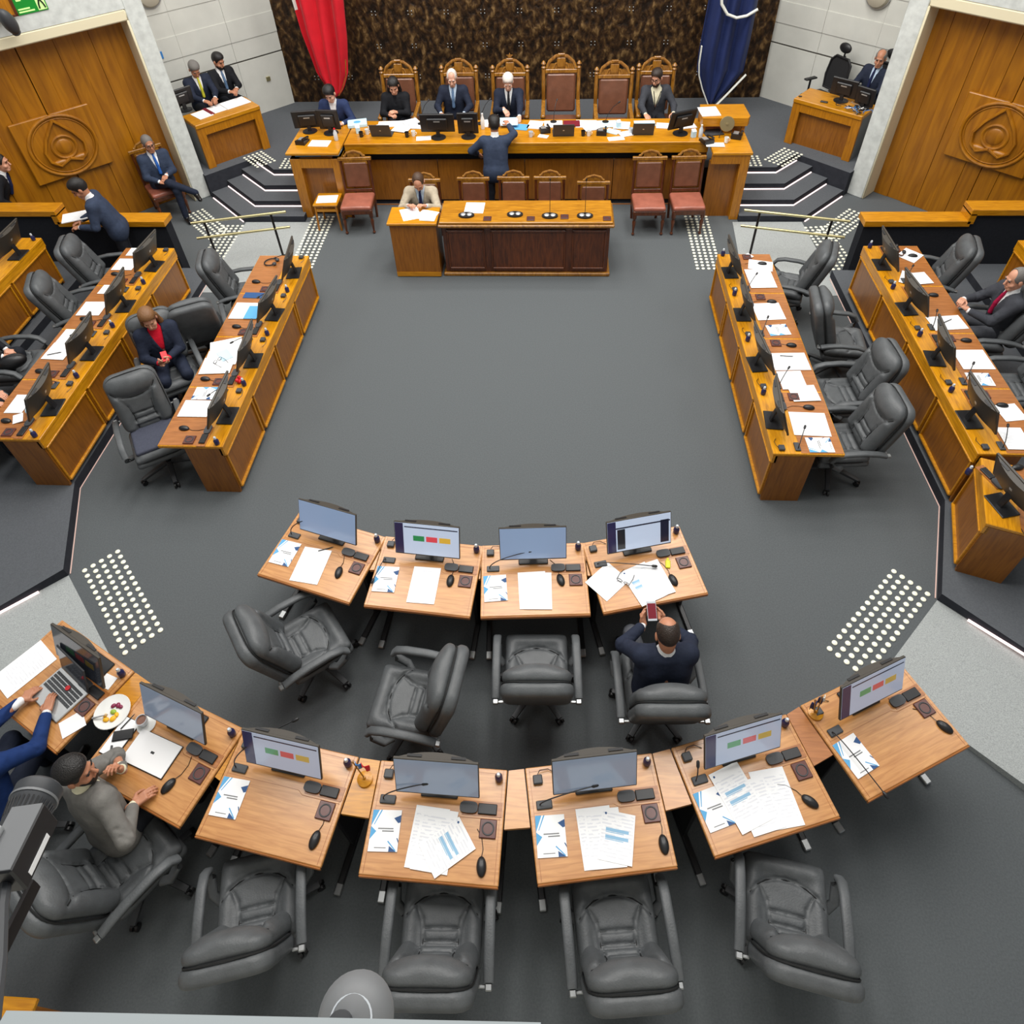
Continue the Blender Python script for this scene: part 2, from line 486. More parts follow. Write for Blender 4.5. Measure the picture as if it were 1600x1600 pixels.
def text_paper(name, ink, rows=95, tint=(246, 246, 246)):
    """white sheet with faint broken lines of print"""
    m = bpy.data.materials.new(name); m.use_nodes = True
    nt = m.node_tree; N = nt.nodes; L = nt.links
    b = N['Principled BSDF']; b.inputs['Roughness'].default_value = .7; b.inputs['Specular IOR Level'].default_value = .2
    tc = N.new('ShaderNodeTexCoord'); sp = N.new('ShaderNodeSeparateXYZ'); L.new(tc.outputs['Object'], sp.inputs[0])
    def math_(op, a, bb):
        n = N.new('ShaderNodeMath'); n.operation = op
        for i, x in enumerate((a, bb)):
            if x is None: continue
            if isinstance(x, (int, float)): n.inputs[i].default_value = x
            else: L.new(x, n.inputs[i])
        return n.outputs[0]
    row = math_('GREATER_THAN', math_('SINE', math_('MULTIPLY', sp.outputs[1], rows * 6.283 / 2), None), .1)
    mp = N.new('ShaderNodeMapping'); mp.inputs['Scale'].default_value = (20, rows * .5, 1); L.new(tc.outputs['Object'], mp.inputs['Vector'])
    nz = N.new('ShaderNodeTexNoise'); nz.inputs['Scale'].default_value = 1; nz.inputs['Detail'].default_value = 2; L.new(mp.outputs[0], nz.inputs['Vector'])
    brk = math_('GREATER_THAN', nz.outputs['Fac'], .46)
    ax = math_('LESS_THAN', math_('ABSOLUTE', sp.outputs[0], None), .105)
    ay = math_('LESS_THAN', math_('ABSOLUTE', sp.outputs[1], None), .14)
    fac = math_('MULTIPLY', math_('MULTIPLY', row, brk), math_('MULTIPLY', ax, ay))
    mx = N.new('ShaderNodeMix'); mx.data_type = 'RGBA'
    L.new(fac, mx.inputs[0]); mx.inputs[6].default_value = srgb(*tint); mx.inputs[7].default_value = srgb(*ink)
    L.new(mx.outputs[2], b.inputs['Base Color'])
    return m
M['print'] = text_paper('printed sheet', (226, 227, 231))
# ------------------------------------------------------------------ the setting
MX = lambda x: -x - .14                           # mirror across the hall's axis
def struct(o): return tag(o, kind='structure')
b = MB(); b.box((-13, -4, -.3), (13, 15.5, 0)); struct(b.build('floor', M['carpet'], smooth=0))
def tier(side):
    f = (lambda p: p) if side > 0 else (lambda p: (MX(p[0]), p[1]))
    nm = 'right' if side > 0 else 'left'
    p2 = [f(p) for p in ((4.60, 8.87), (4.64, 4.70), (4.2, 3.60), (8.3, -.5), (13, -.5), (13, 8.87))]
    b = MB(); b.prism(p2, 0, .12)
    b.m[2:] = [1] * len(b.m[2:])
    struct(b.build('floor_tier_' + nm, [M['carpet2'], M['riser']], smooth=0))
    p3 = [f(p) for p in ((6.42, 8.86), (6.46, 4.55), (6.1, 3.7), (9.8, 0), (13, 0), (13, 8.86))]
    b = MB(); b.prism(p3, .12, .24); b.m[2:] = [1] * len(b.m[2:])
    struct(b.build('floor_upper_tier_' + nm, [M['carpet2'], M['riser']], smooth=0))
    # light strips tucked under the tier nosing
    b = MB()
    pts = [f(p) for p in ((4.585, 8.80), (4.625, 4.70), (4.19, 3.62))]
    b.tube([(x, y, .008) for x, y in pts], .006, 6)
    struct(b.build('trim_1' if side < 0 else 'trim_2', M['led_soft'], smooth=0))
    # ramp
    K = Vector((4.2, 3.6)); o = Vector((1, -1)).normalized(); a = Vector((-1, -1)).normalized()
    q = [K, K + o * 1.75, K + o * 5, K + o * 5 + a * 1.12, K + o * 1.75 + a * 1.12, K + a * 1.12]
    zt = [.006, .115, .118, .118, .115, .006]
    b = MB(); b.prism([f(p) for p in q], [-.05] * 6, zt)
    struct(b.build('floor_ramp_' + nm, M['granite'], smooth=0))
    b = MB(); A_ = f(K + o * .28 - a * .012 + a * .03); B_ = f(K + o * 4 + a * .018)
    b.tube([(A_[0], A_[1], .035), (f(K + o * 1.7 + a * .018)[0], f(K + o * 1.7 + a * .018)[1], .128), (B_[0], B_[1], .13)], .013, 6)
    struct(b.build('trim_3' if side < 0 else 'trim_4', M['led'], smooth=0))
M['led_soft'] = mat('soft led strip', (190, 160, 150), .5, emit=.5)
M['led'].node_tree.nodes['Principled BSDF'].inputs['Emission Strength'].default_value = 1.6
tier(-1); tier(1)
# podium platform and its steps
plat = [(-4.43, 11.47), (4.29, 11.47), (4.72, 11.97), (5.45, 11.25), (8.5, 14.3), (8.5, 15.4), (-8.6, 15.4), (-8.6, 14.26), (-5.59, 11.25), (-4.86, 11.97)]
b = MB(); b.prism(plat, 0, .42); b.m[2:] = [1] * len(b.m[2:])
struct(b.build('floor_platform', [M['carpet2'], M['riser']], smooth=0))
n_ = 5
for side in (-1, 1):
    f = (lambda p: p) if side > 0 else (lambda p: (MX(p[0]), p[1]))
    nm = 'right' if side > 0 else 'left'
    for k, (bx, yf, z) in enumerate(((4.60, 10.42, .105), (4.47, 10.75, .21), (4.37, 11.10, .315))):
        Lg = (16.69 - bx - yf) / 2 - .004
        poly = [f(p) for p in ((3.54, yf), (bx, yf), (bx + Lg, yf + Lg), (4.715, 11.965), (4.288, 11.468), (3.54, 11.468))]
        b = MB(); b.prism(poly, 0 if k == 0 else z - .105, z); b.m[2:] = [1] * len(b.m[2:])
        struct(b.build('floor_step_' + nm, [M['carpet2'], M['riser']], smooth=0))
    for (bx, yf, z, st) in ((4.60, 10.42, 0, None), (4.47, 10.75, .105, 3.56), (4.37, 11.10, .21, 3.56), (4.29, 11.47, .315, 3.56)):
        Lg = (16.69 - bx - yf) / 2 - .03
        if yf > 11.3: Lg = .44
        pts = [(bx + Lg + .014, yf + Lg - .014), (bx + .008, yf - .014)] + ([(st, yf - .014)] if st else [])
        b = MB(); b.tube([(*f(p), z + .014) for p in pts], .011, 6)
        struct(b.build('trim_%d' % n_, M['led'], smooth=0)); n_ += 1
    # pale landing between the front bench and the steps
    poly = [f(p) for p in ((3.45, 10.40), (4.56, 10.40), (4.62, 9.0), (4.60, 8.4), (3.30, 8.4))]
    b = MB(); b.prism(poly, -.02, .006)
    struct(b.build('floor_landing_' + nm, M['granite'], smooth=0))
b = MB(); b.box((-3.2, -.3, 0), (3.2, .042, 5.03)); struct(b.build('wall_gallery', M['white_wall'], smooth=0))
# bronze wall behind the podium, with its clusters of small bolts
b = MB(); b.box((-4.9, 14.42, .42), (4.58, 14.7, 7), mat=0)
for i in range(14):
    for z in (.32, .9, 1.48, 2.07, 2.66, 3.2):
        x = -4.3 + .69 * i - .02 * (z - 2)
        if x > 4.5: continue
        for dx in (-.035, .035):
            for dz in (-.03, .03):
                b.ell((x + dx, 14.415, z + dz), .014, 6, mat=1)
struct(b.build('wall_back', [M['bronze'], M['steel']], smooth=60))
# everything on the two 45-degree walls is laid out along the wall: x along it, y away from the hall
W45 = {1: -pi / 4, -1: pi / 4}
for side in (1, -1):
    nm = 'right' if side > 0 else 'left'
    c = 13.48 if side > 0 else 13.6
    u0, u1 = (-7.05, -4.0) if side > 0 else (3.9, 6.75)
    b = MB()
    zs = [(.42, 1.43, 0), (1.46, 1.80, .012), (1.80, 2.16, 0), (2.16, 2.55, .012), (2.55, 7, 0)]
    for (z0, z1, dp) in zs:
        off = 0
        for q in range(3):
            ua = u0 + (u1 - u0) * q / 3; ub = u0 + (u1 - u0) * (q + 1) / 3
            b.box((ua + .002, c + dp + .004 * (q % 2), z0), (ub - .002, c + .25, z1))
    b.box((u0, c + .03, 1.42), (u1, c + .25, 1.47), mat=1)
    o = b.build('wall_niche_' + nm, [M['white_wall'], M['joint']], smooth=0); o.rotation_euler.z = W45[side]; struct(o)
    # marble pier and cream jamb beside the door, lintel over it
    pu = (-4.12, -3.84) if side > 0 else (3.745, 4.02)
    pc = 11.94 if side > 0 else 12.0
    b = MB(); b.box((pu[0], pc, 0), (pu[1], 13.6, 7), .01)
    o = b.build('trim_%d' % n_, M['marble'], smooth=0); n_ += 1; o.rotation_euler.z = W45[side]; struct(o)
    b = MB()
    dc = 12.3 if side > 0 else 12.35
    jx = (pu[1], pu[1] + .03) if side > 0 else (pu[0] - .03, pu[0])
    b.box((jx[0], pc, 0), (jx[1], dc + .1, 2.98), .012)
    lu = (-4.12, -.4) if side > 0 else (.2, 4.02)
    l2 = (pu[1], -.4) if side > 0 else (.2, pu[0])
    b.box((l2[0], pc - .005, 2.97), (l2[1], dc + .1, 3.13), .02)
    o = b.build('trim_%d' % n_, M['cream'], smooth=40); n_ += 1; o.rotation_euler.z = W45[side]; struct(o)
    b = MB(); b.box((l2[0], pc, 3.13), (l2[1], 12.8, 7))
    o = b.build('wall_' + nm, M['marble'], smooth=0); o.rotation_euler.z = W45[side]; struct(o)
    # the tall double door: two leaves of boards, a carved square across them
    d0, d1 = (-3.81, -.9) if side > 0 else (.75, 3.715)
    cr = -2.4 if side > 0 else 2.2
    root = empty('door_1' if side < 0 else 'door_2', (0, 0, 0), W45[side]); struct(root)
    for (a0, a1) in ((d0, cr - .006), (cr + .006, d1)):
        b = MB(); nb = 6; wd = (a1 - a0) / nb
        for k in range(nb):
            b.box((a0 + k * wd, dc + (.012 if k % 2 else 0), 0), (a0 + (k + 1) * wd, dc + .09, 2.98), .004)
        b.build('leaf', M['door'], root, smooth=0)
    b = MB(); b.box((cr - .05, dc + .092, 0), (cr + .05, dc + .1, 2.98)); b.build('crack_backing', M['black'], root, smooth=0)  # black strip added behind the leaves so the crack looks dark
    pz0, pz1 = .98, 1.94; hw = .58
    ec = (pz0 + pz1) / 2
    for s in (-1, 1):
        b = MB()
        b.box((cr + (.006 if s > 0 else -hw), dc - .07, pz0), (cr + (hw if s > 0 else -.006), dc, pz1), .012)
        b.build('carved_square', M['door'], root, smooth=0)
    b = MB()
    def ring(rx, rz, cz, r, a0=0, a1=2 * pi, cx=0, n=40):
        b.tube([(cr + cx + rx * cos(a0 + (a1 - a0) * t / n), dc - .075, cz + rz * sin(a0 + (a1 - a0) * t / n)) for t in range(n + 1)], r, 8)
    ring(.475, .455, ec, .026)
    ring(.43, .41, ec, .010)
    b.at((cr, dc - .068, ec), (pi / 2, 0, 0)); b.lathe([(.41, -.01), (.40, .004), (.3, .012), (.0, .016)], (0, 0, 0), 40); b.at()
    on = [(0, .40), (-.07, .32), (-.2, .16), (-.29, -.02), (-.27, -.18), (-.16, -.27), (0, -.2)]
    for s in (-1, 1):
        b.tube([(cr + s * x, dc - .084, ec + z) for x, z in on], 1, 10, flat=(.022, .045), up=(0, 1, 0))
        b.ell((cr + s * .15, dc - .08, ec - .23), (.12, .045, .05), 16)
    ring(.17, .17, ec - .02, .026)
    b.ell((cr, dc - .07, ec - .02), (.13, .035, .13), 20)
    b.build('carving', M['door'], root)
# dark parapets with wooden caps beyond the benches
for side in (-1, 1):
    f = 1 if side > 0 else -1
    o0 = 0 if side > 0 else -.14
    X = lambda x: x * f + o0
    root = empty('parapet', (0, 0, 0), 0, 'charcoal parapet with stepped wooden cap behind the %s benches' % ('right' if side > 0 else 'left'), 'parapet')
    xe = 4.83 if side > 0 else 5.02
    xs = 6.22 if side > 0 else 6.62
    b = MB(); b.box((X(xe), 8.87, 0), (X(xs), 9.05, .86)); b.box((X(xs), 8.87, 0), (X(12.5), 9.05, 1.03))
    b.build('wall_panel', M['dark_wall'], root, smooth=0)
    b = MB(); b.box((X(xe - .02), 8.83, .86), (X(xs), 9.09, .95), .006); b.box((X(xs - .05), 8.83, 1.03), (X(12.5), 9.09, 1.12), .006)
    b.box((X(xs - .05), 8.83, .9), (X(xs + .04), 9.09, 1.06), .006)
    b.build('cap', M['oak'], root, smooth=0)
# tactile strips: rows of pale studs
STUD = {}
def strip(name_label, o, ang, nu, nv, sp=.0835, z=.004, skip=None):
    root = empty('tactile_strip', (o[0], o[1], z), R(ang), name_label, 'tactile paving')
    for i in range(nu):
        for j in range(nv):
            if 'p' not in STUD:
                b = MB(); b.lathe([(.026, 0), (.024, .006), (.014, .011)], (0, 0, 0), 10)
                o_ = STUD['p'] = b.build('stud', M['stud'], root)
            else:
                o_ = STUD['p'].copy(); COL.objects.link(o_); o_.parent = root
            o_.location = (i * sp, -j * sp, 0)
strip('studded warning strip at the foot of the left grey ramp', (-4.20, 3.66), 43.8, 5, 15)
strip('studded warning strip at the foot of the right grey ramp', (3.90, 3.90), -45.4, 5, 15)
strip('studded warning strip left of the podium, by the small wooden stool', (-3.57, 10.57), .3, 5, 19)
strip('studded warning strip right of the podium, under the red chairs', (2.71, 10.57), -.2, 5, 19)
strip('studded strip running along the lowest step by the left door', (-5.62, 10.82), -45, 13, 5)
strip('studded strip on the landing under the left railing', (-5.06, 10.28), 0, 5, 14)
strip('studded strip running along the lowest step by the right door', (4.72, 10.08), 45, 13, 5)
strip('studded strip on the landing under the right railing', (4.58, 10.22), 6, 5, 16)
strip('studded strip at the top of the left steps', (-4.86, 12.15), -45, 7, 5, z=.424)
strip('studded strip at the edge of the platform left of the podium', (-4.32, 11.86), 0, 7, 5, z=.424)
strip('studded strip at the top of the right steps', (4.16, 11.74), 45, 8, 5, z=.424)
strip('studded strip at the edge of the platform right of the podium', (3.62, 11.86), 0, 6, 5, z=.424)
# railings on the landings
for side in (-1, 1):
    root = empty('handrail', (0, 0, 0), 0, 'two-bar brass handrail on dark posts, %s of the podium' % ('left' if side < 0 else 'right'), 'railing')
    if side < 0:
        tp = [(-4.88, 9.07), (-3.53, 9.40)]; ps = [(-4.70, 9.12), (-3.75, 9.345)]
    else:
        tp = [(3.31, 9.43), (4.73, 9.11)]; ps = [(3.53, 9.385), (4.5, 9.165)]
    for k, (z, sh) in enumerate(((.78, 0), (.52, .03))):
        b = MB(); b.tube([(x, y, z) for x, y in tp], .02, 10); b.build('rail', M['brass'], root)
    for (x, y) in ps:
        b = MB(); b.cyl((x, y, .004), (x, y, .765), .018, n=10); b.lathe([(.05, .006), (.05, .016), (.02, .02)], (x, y, 0), 14)
        b.build('post', M['rail_black'], root)
# exit sign, wooden box, spotlights on the marble over the left door
root = empty('exit_sign', (0, 0, 0), W45[-1], 'green and lime emergency exit sign above the left door', 'sign')
c = 11.985
b = MB(); b.box((2.38, c, 3.335), (2.77, c + .014, 3.68), .003); b.build('plate', M['green'], root, smooth=0)
b = MB(); b.box((2.645, c - .006, 3.35), (2.755, c, 3.66)); b.build('pictogram_panel', M['lime'], root, smooth=0)
b = MB()
b.tube([(2.70, c - .01, 3.56), (2.695, c - .01, 3.49), (2.67, c - .01, 3.42), (2.665, c - .01, 3.37)], .011, 6); b.tube([(2.695, c - .01, 3.49), (2.725, c - .01, 3.43), (2.74, c - .01, 3.37)], .011, 6)
b.tube([(2.70, c - .01, 3.55), (2.735, c - .01, 3.5)], .009, 6); b.ell((2.705, c - .01, 3.60), (.018, .006, .018), 10)
b.build('pictogram', M['black'], root)
b = MB()
for k in range(2): b.box((2.40, c - .004, 3.36 + .033 * k), (2.40 + .2 - .05 * k, c, 3.378 + .033 * k))
b.box((2.42, c - .004, 3.50), (2.48, c, 3.57)); b.box((2.52, c - .004, 3.52), (2.57, c, 3.58))
b.build('lettering', M['lime'], root, smooth=0)
root = empty('wall_box', (0, 0, 0), W45[-1], 'small brown wooden box on the marble beside the exit sign', 'box')
b = MB(); b.box((1.95, 11.93, 3.37), (2.35, 12.0, 3.85), .006); b.build('case', M['oak_z'], root, smooth=0)
b = MB(); b.box((1.93, 11.915, 3.35), (2.37, 11.935, 3.375), .003); b.box((2.335, 11.915, 3.35), (2.37, 11.935, 3.85), .003); b.build('frame', M['mahog'], root, smooth=0)
# grey loudspeaker on a short arm, left edge
root = empty('wall_speaker', (0, 0, 0), W45[-1], 'dark egg-shaped loudspeaker on a short arm over the left door', 'loudspeaker')
b = MB(); b.at((2.19, 11.74, 3.35), (R(22), R(-14), 0)); b.ell((0, 0, 0), (.09, .1, .19), 24); b.lathe([(.05, -.185), (.058, -.17), (.05, -.145)], (0, 0, 0), 20); b.build('housing', M['dgrey'], root)
b = MB(); b.tube([(2.15, 11.74, 3.5), (2.12, 11.84, 3.58), (2.10, 11.94, 3.6)], .025, 8); b.build('arm', M['black'], root)
for side, u, cc, z in ((-1, 4.62, 13.6, 2.86), (1, -5.22, 13.48, 2.56)):
    root = empty('wall_lamp', (0, 0, 0), W45[side], 'round grey wall lamp high on the white %s niche wall' % ('left' if side < 0 else 'right'), 'wall lamp')
    b = MB(); b.at((u, cc, z), (pi / 2, 0, 0)); b.lathe([(.2, -.01), (.2, .03), (.17, .08), (.1, .11), (.02, .12)], (0, 0, 0), 28); b.build('shade', M['lamp_shade'], root)
    b = MB(); b.at((u, cc - .012, z), (pi / 2, 0, 0)); b.lathe([(.215, -.012), (.215, .012)], (0, 0, 0), 28); b.build('rim', M['lgrey'], root)
b = MB(); b.box((4.46, 13.585, 1.86), (4.52, 13.6, 1.98), .003)
o = b.build('wall_switch', M['blue'], smooth=0); o.rotation_euler.z = W45[-1]; tag(o, 'small blue switch plate on the white wall beside the left pier', 'switch')
b = MB(); b.box((6.28, 13.575, .98), (6.36, 13.602, 1.06), .004)
o = b.build('wall_socket', M['brass'], smooth=0); o.rotation_euler.z = W45[-1]; tag(o, 'small brass socket low on the white left niche wall', 'socket')
# ------------------------------------------------------------------ flags
def flag(side):
    if side < 0:
        Lx = [(3.6, -4.25), (2.57, -4.12), (2.0, -4.09), (1.3, -3.98), (1.0, -3.82), (.9, -3.68)]
        Rx = [(3.6, -3.25), (2.55, -3.21), (1.9, -3.27), (1.31, -3.37), (1.05, -3.5), (.9, -3.62)]
        Y = 13.5; zb = .9; m = [M['flag_red'], M['flag_white']]
    else:
        Lx = [(3.6, 3.18), (2.45, 3.12), (1.6, 3.09), (1.29, 3.10), (.9, 3.25), (.66, 3.38)]
        Rx = [(3.6, 3.98), (2.44, 3.95), (1.7, 3.95), (1.25, 3.94), (.95, 3.74), (.66, 3.50)]
        Y = 13.5; zb = .66; m = [M['flag_blue'], M['flag_white']]
    ip = lambda T, z: float(np.interp(z, [a for a, _ in T][::-1], [x for _, x in T][::-1]))
    nu, nv = 49, 46
    vs = []; fs = []; ms = []
    for j in range(nv):
        z = zb + (3.6 - zb) * j / (nv - 1)
        l, r = ip(Lx, z), ip(Rx, z)
        for i in range(nu):
            s = i / (nu - 1)
            ph = s * 2 * pi * 3.2 + .35 * sin(z * 1.7)
            vs.append((l + (r - l) * s + .012 * sin(ph * 1.0 + 1), Y + .075 * sin(ph) * min(1, .35 + (z - zb)) + .05 * sin(s * 9 + z), z))
    for j in range(nv - 1):
        for i in range(nu - 1):
            fs.append((j * nu + i, j * nu + i + 1, (j + 1) * nu + i + 1, (j + 1) * nu + i))
            ms.append(1 if (side < 0 and i < 2 and j > 24) else 0)
    root = empty('flag', (0, 0, 0), 0, 'hanging red flag with white edge beside the podium wall' if side < 0 else 'hanging navy blue flag with white fringe behind the right podium end', 'flag')
    me = bpy.data.meshes.new('cloth'); me.from_pydata(vs, [], fs)
    for x in m: me.materials.append(x)
    me.polygons.foreach_set('material_index', ms); me.polygons.foreach_set('use_smooth', [True] * len(fs)); me.update()
    o = bpy.data.objects.new('cloth', me); COL.objects.link(o); o.parent = root
    sm = o.modifiers.new('thick', 'SOLIDIFY'); sm.thickness = .008
    xp = -3.78 if side < 0 else 3.5
    b = MB(); b.cyl((xp, 13.75, .42), (xp, 13.75, 3.75), .018, n=10); b.lathe([(.16, .42), (.16, .45), (.03, .5)], (xp, 13.75, 0), 20)
    b.build('pole', M['throne_wood'], root)
    V = lambda s, z: (ip(Lx, z) + (ip(Rx, z) - ip(Lx, z)) * s, Y - .13, z)
    if side > 0:
        for pts in ([V(0, 1.75), V(.0, 1.45), V(.01, 1.25), V(.02, 1.0), V(.1, .72)], [V(.95, .70), V(.98, .9), V(1.0, 1.05), V(1.03, 1.25)]):
            b = MB(); b.tube(pts, .03, 8, flat=(.012, .032), up=(0, -1, 0)); b.build('fringe', M['flag_white'], root)
        b = MB(); b.tube([V(.2, 2.6), V(.25, 2.42), V(.4, 2.26), V(.6, 2.2), V(.8, 2.23), V(1.0, 2.33)], .025, 8); b.build('cord', M['flag_white'], root)
    else:
        b = MB(); b.tube([V(1.0, 1.6), V(1.0, 1.31), V(1.0, 1.1), V(1.0, .95)], .008, 6); b.build('gold_edge', M['throne_wood'], root)
flag(-1); flag(1)
# ------------------------------------------------------------------ camera
th, rl, yw = R(44.45), R(-2.4), R(4.5)
fw = Vector((0, cos(th), -sin(th))); up = Vector((0, sin(th), cos(th))); rt = Vector((1, 0, 0))
r_ = rt * cos(rl) + up * sin(rl); u_ = -rt * sin(rl) + up * cos(rl)
RZ = Matrix.Rotation(yw, 3, 'Z')
r_, u_, fw = RZ @ r_, RZ @ u_, RZ @ fw
cam = bpy.data.cameras.new('camera')
co = bpy.data.objects.new('camera', cam); COL.objects.link(co)
co.matrix_world = Matrix(((r_.x, u_.x, -fw.x, .53), (r_.y, u_.y, -fw.y, 0), (r_.z, u_.z, -fw.z, 6.2), (0, 0, 0, 1)))
cam.sensor_width = 36; cam.sensor_fit = 'HORIZONTAL'; cam.lens = 36 * 1104.5 / 1600
cam.shift_y = -(800 - 617) / 1600
cam.clip_start = .05
SC.camera = co
# ------------------------------------------------------------------ light: ceiling panels over the hall, soft bounce from the room
w = bpy.data.worlds.new('room'); SC.world = w; w.use_nodes = True
w.node_tree.nodes['Background'].inputs[0].default_value = (.93, .97, 1, 1)
w.node_tree.nodes['Background'].inputs[1].default_value = .30
def area(x, y, z, sx, sy, e, col=(1, .97, .93)):
    l = bpy.data.lights.new('ceiling_light', 'AREA'); l.shape = 'RECTANGLE'; l.size = sx; l.size_y = sy; l.energy = e; l.color = col
    o = bpy.data.objects.new('ceiling_light', l); COL.objects.link(o); o.location = (x, y, z)
    return o
for x in (-3.2, 0, 3.2):
    for y in (4.4, 7.0, 9.6):
        area(x, y, 9.2, 1.9, 1.9, 150)
for x in (-3.5, 0, 3.5):
    o = area(x, 11.3, 8.2, 1.6, 1.0, 105); o.rotation_euler.x = R(18)
for x in (-7.5, 7.5):
    area(x, 6.5, 8.5, 1.6, 3.5, 105)
SC.view_settings.view_transform = 'Standard'; SC.view_settings.look = 'None'
SC.view_settings.exposure = 0; SC.view_settings.gamma = 1; SC.view_settings.use_curve_mapping = False
# ------------------------------------------------------------------ podium
root = empty('podium_counter', (0, 0, 0), 0, 'long honey oak podium counter under the bronze wall', 'counter')
b = MB(); b.box((-2.88, 10.84, 1.13), (2.95, 11.72, 1.17), .006); b.build('worktop', M['oak'], root, smooth=0)
b = MB(); b.box((-2.88, 10.845, .99), (2.95, 10.89, 1.13), .004); b.build('fascia', M['oak'], root, smooth=0)
b = MB(); b.box((-2.88, 11.02, .82), (2.95, 11.06, .99)); b.box((-2.88, 10.89, .98), (2.95, 11.05, .995)); b.build('shadow_gap_panel', M['dark_wall'], root, smooth=0)  # shade of the gap under the fascia put in as charcoal
for (x0, x1) in ((-2.88, -1.42), (-1.41, .03), (.04, 1.49), (1.5, 2.95)):
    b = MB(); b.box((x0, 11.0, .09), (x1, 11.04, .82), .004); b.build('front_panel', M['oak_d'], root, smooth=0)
b = MB(); b.box((-2.88, 11.04, 0), (2.95, 11.08, .09)); b.build('plinth', M['riser'], root, smooth=0)
b = MB(); b.box((-2.88, 11.0, .0), (2.95, 10.98, .012)); b.build('base_strip', M['oak_edge'], root, smooth=0)
root = empty('podium_pedestal', (0, 0, 0), 0, 'left oak end block of the podium with an open shelf slot', 'pedestal')
b = MB(); b.box((-3.76, 10.52, 1.13), (-2.9, 11.72, 1.17), .006); b.build('worktop', M['oak'], root, smooth=0)
b = MB(); b.box((-3.73, 10.56, .0), (-3.57, 11.7, 1.05), .005); b.box((-3.05, 10.56, 0), (-2.9, 11.7, 1.05), .005)
b.box((-3.57, 10.56, .9), (-3.05, 10.6, 1.05)); b.box((-3.73, 11.66, 1.05), (-2.9, 11.7, 1.13)); b.box((-3.73, 11.2, 1.05), (-3.69, 11.7, 1.13))
b.build('frame', M['oak_z'], root, smooth=0)
b = MB(); b.box((-3.73, 10.58, 1.02), (-2.9, 11.68, 1.05)); b.build('shelf', M['oak'], root, smooth=0)
b = MB(); b.box((-3.57, 10.68, .03), (-3.05, 10.72, .9)); b.build('recessed_panel', M['oak_d'], root, smooth=0)
root = empty('podium_pedestal', (0, 0, 0), 0, 'right oak end block of the podium with mitred frame', 'pedestal')
b = MB(); b.box((2.955, 10.46, 1.12), (3.56, 11.72, 1.165), .006); b.build('worktop', M['oak'], root, smooth=0)
b = MB(); b.box((3.4, 10.48, 0), (3.54, 11.7, 1.12), .005); b.box((2.955, 10.48, .97), (3.4, 10.53, 1.12), .004); b.box((2.66, 10.9, .83), (2.955, 10.99, .99), .004); b.build('frame', M['oak_z'], root, smooth=0)
b = MB(); b.box((2.955, 10.6, .0), (3.4, 10.64, .97)); b.build('recessed_panel', M['oak_d'], root, smooth=0)
root = empty('lectern_box', (0, 0, 0), 0, 'oak lectern box on low legs at the right end of the podium', 'lectern')
b = MB(); b.prism([(2.86, 11.12), (3.56, 11.12), (3.60, 11.2), (3.58, 11.66), (2.88, 11.66), (2.84, 11.2)], 1.29, 1.42); b.build('box', M['oak'], root, smooth=0)
for x, y in ((2.9, 11.2), (3.52, 11.2), (2.9, 11.6), (3.52, 11.6)):
    b = MB(); b.box((x - .025, y - .025, 1.17), (x + .025, y + .025, 1.29)); b.build('leg', M['oak_z'], root, smooth=0)
# ------------------------------------------------------------------ clerk's table in front
root = empty('panelled_table', (0, 0, 0), 0, 'dark mahogany panelled table in the middle before the podium', 'table')
b = MB(); b.box((-1.11, 8.84, .895), (1.36, 9.46, .93), .008); b.build('tabletop', M['mahog_top'], root, smooth=0)
b = MB(); b.box((-1.13, 8.815, .845), (1.385, 9.46, .893), .012); b.build('cornice', M['throne_wood'], root, smooth=0)
b = MB(); b.box((-1.08, 8.89, .06), (1.33, 8.95, .85)); b.box((-1.08, 8.95, .06), (-1.03, 9.42, .85)); b.box((1.28, 8.95, .06), (1.33, 9.42, .85)); b.build('carcass', M['mahog'], root, smooth=0)
b = MB(); b.box((-1.12, 8.85, .0), (1.37, 9.42, .06), .012); b.build('plinth', M['throne_wood'], root, smooth=0)
for (x0, x1) in ((-1.0, -.5), (-.36, .68), (.82, 1.26)):
    b = MB(); b.box((x0, 8.875, .13), (x1, 8.892, .77), .003); b.build('panel', M['mahog'], root, smooth=0)
    b = MB()
    for (z0, z1) in ((.13, .155), (.76, .785)): b.box((x0 - .025, 8.858, z0 - .01), (x1 + .025, 8.892, z1), .006)
    for xx in (x0 - .012, x1 + .012): b.box((xx - .012, 8.858, .13), (xx + .012, 8.892, .78), .006)
    b.build('moulding', M['mahog'], root, smooth=0)
root = empty('lectern_block', (0, 0, 0), 0, 'plain brown oak writing block at the left end of the mahogany table', 'desk')
b = MB(); b.box((-1.86, 8.80, .895), (-1.14, 9.27, .93), .005); b.build('worktop', M['oak'], root, smooth=0)
b = MB(); b.box((-1.83, 8.83, .09), (-1.16, 8.87, .895)); b.box((-1.83, 8.87, .0), (-1.79, 9.25, .895)); b.box((-1.2, 8.87, .0), (-1.16, 9.25, .895)); b.build('carcass', M['oak_d'], root, smooth=0)
b = MB(); b.box((-1.83, 8.825, .015), (-1.16, 8.87, .09)); b.build('plinth', M['oak'], root, smooth=0)
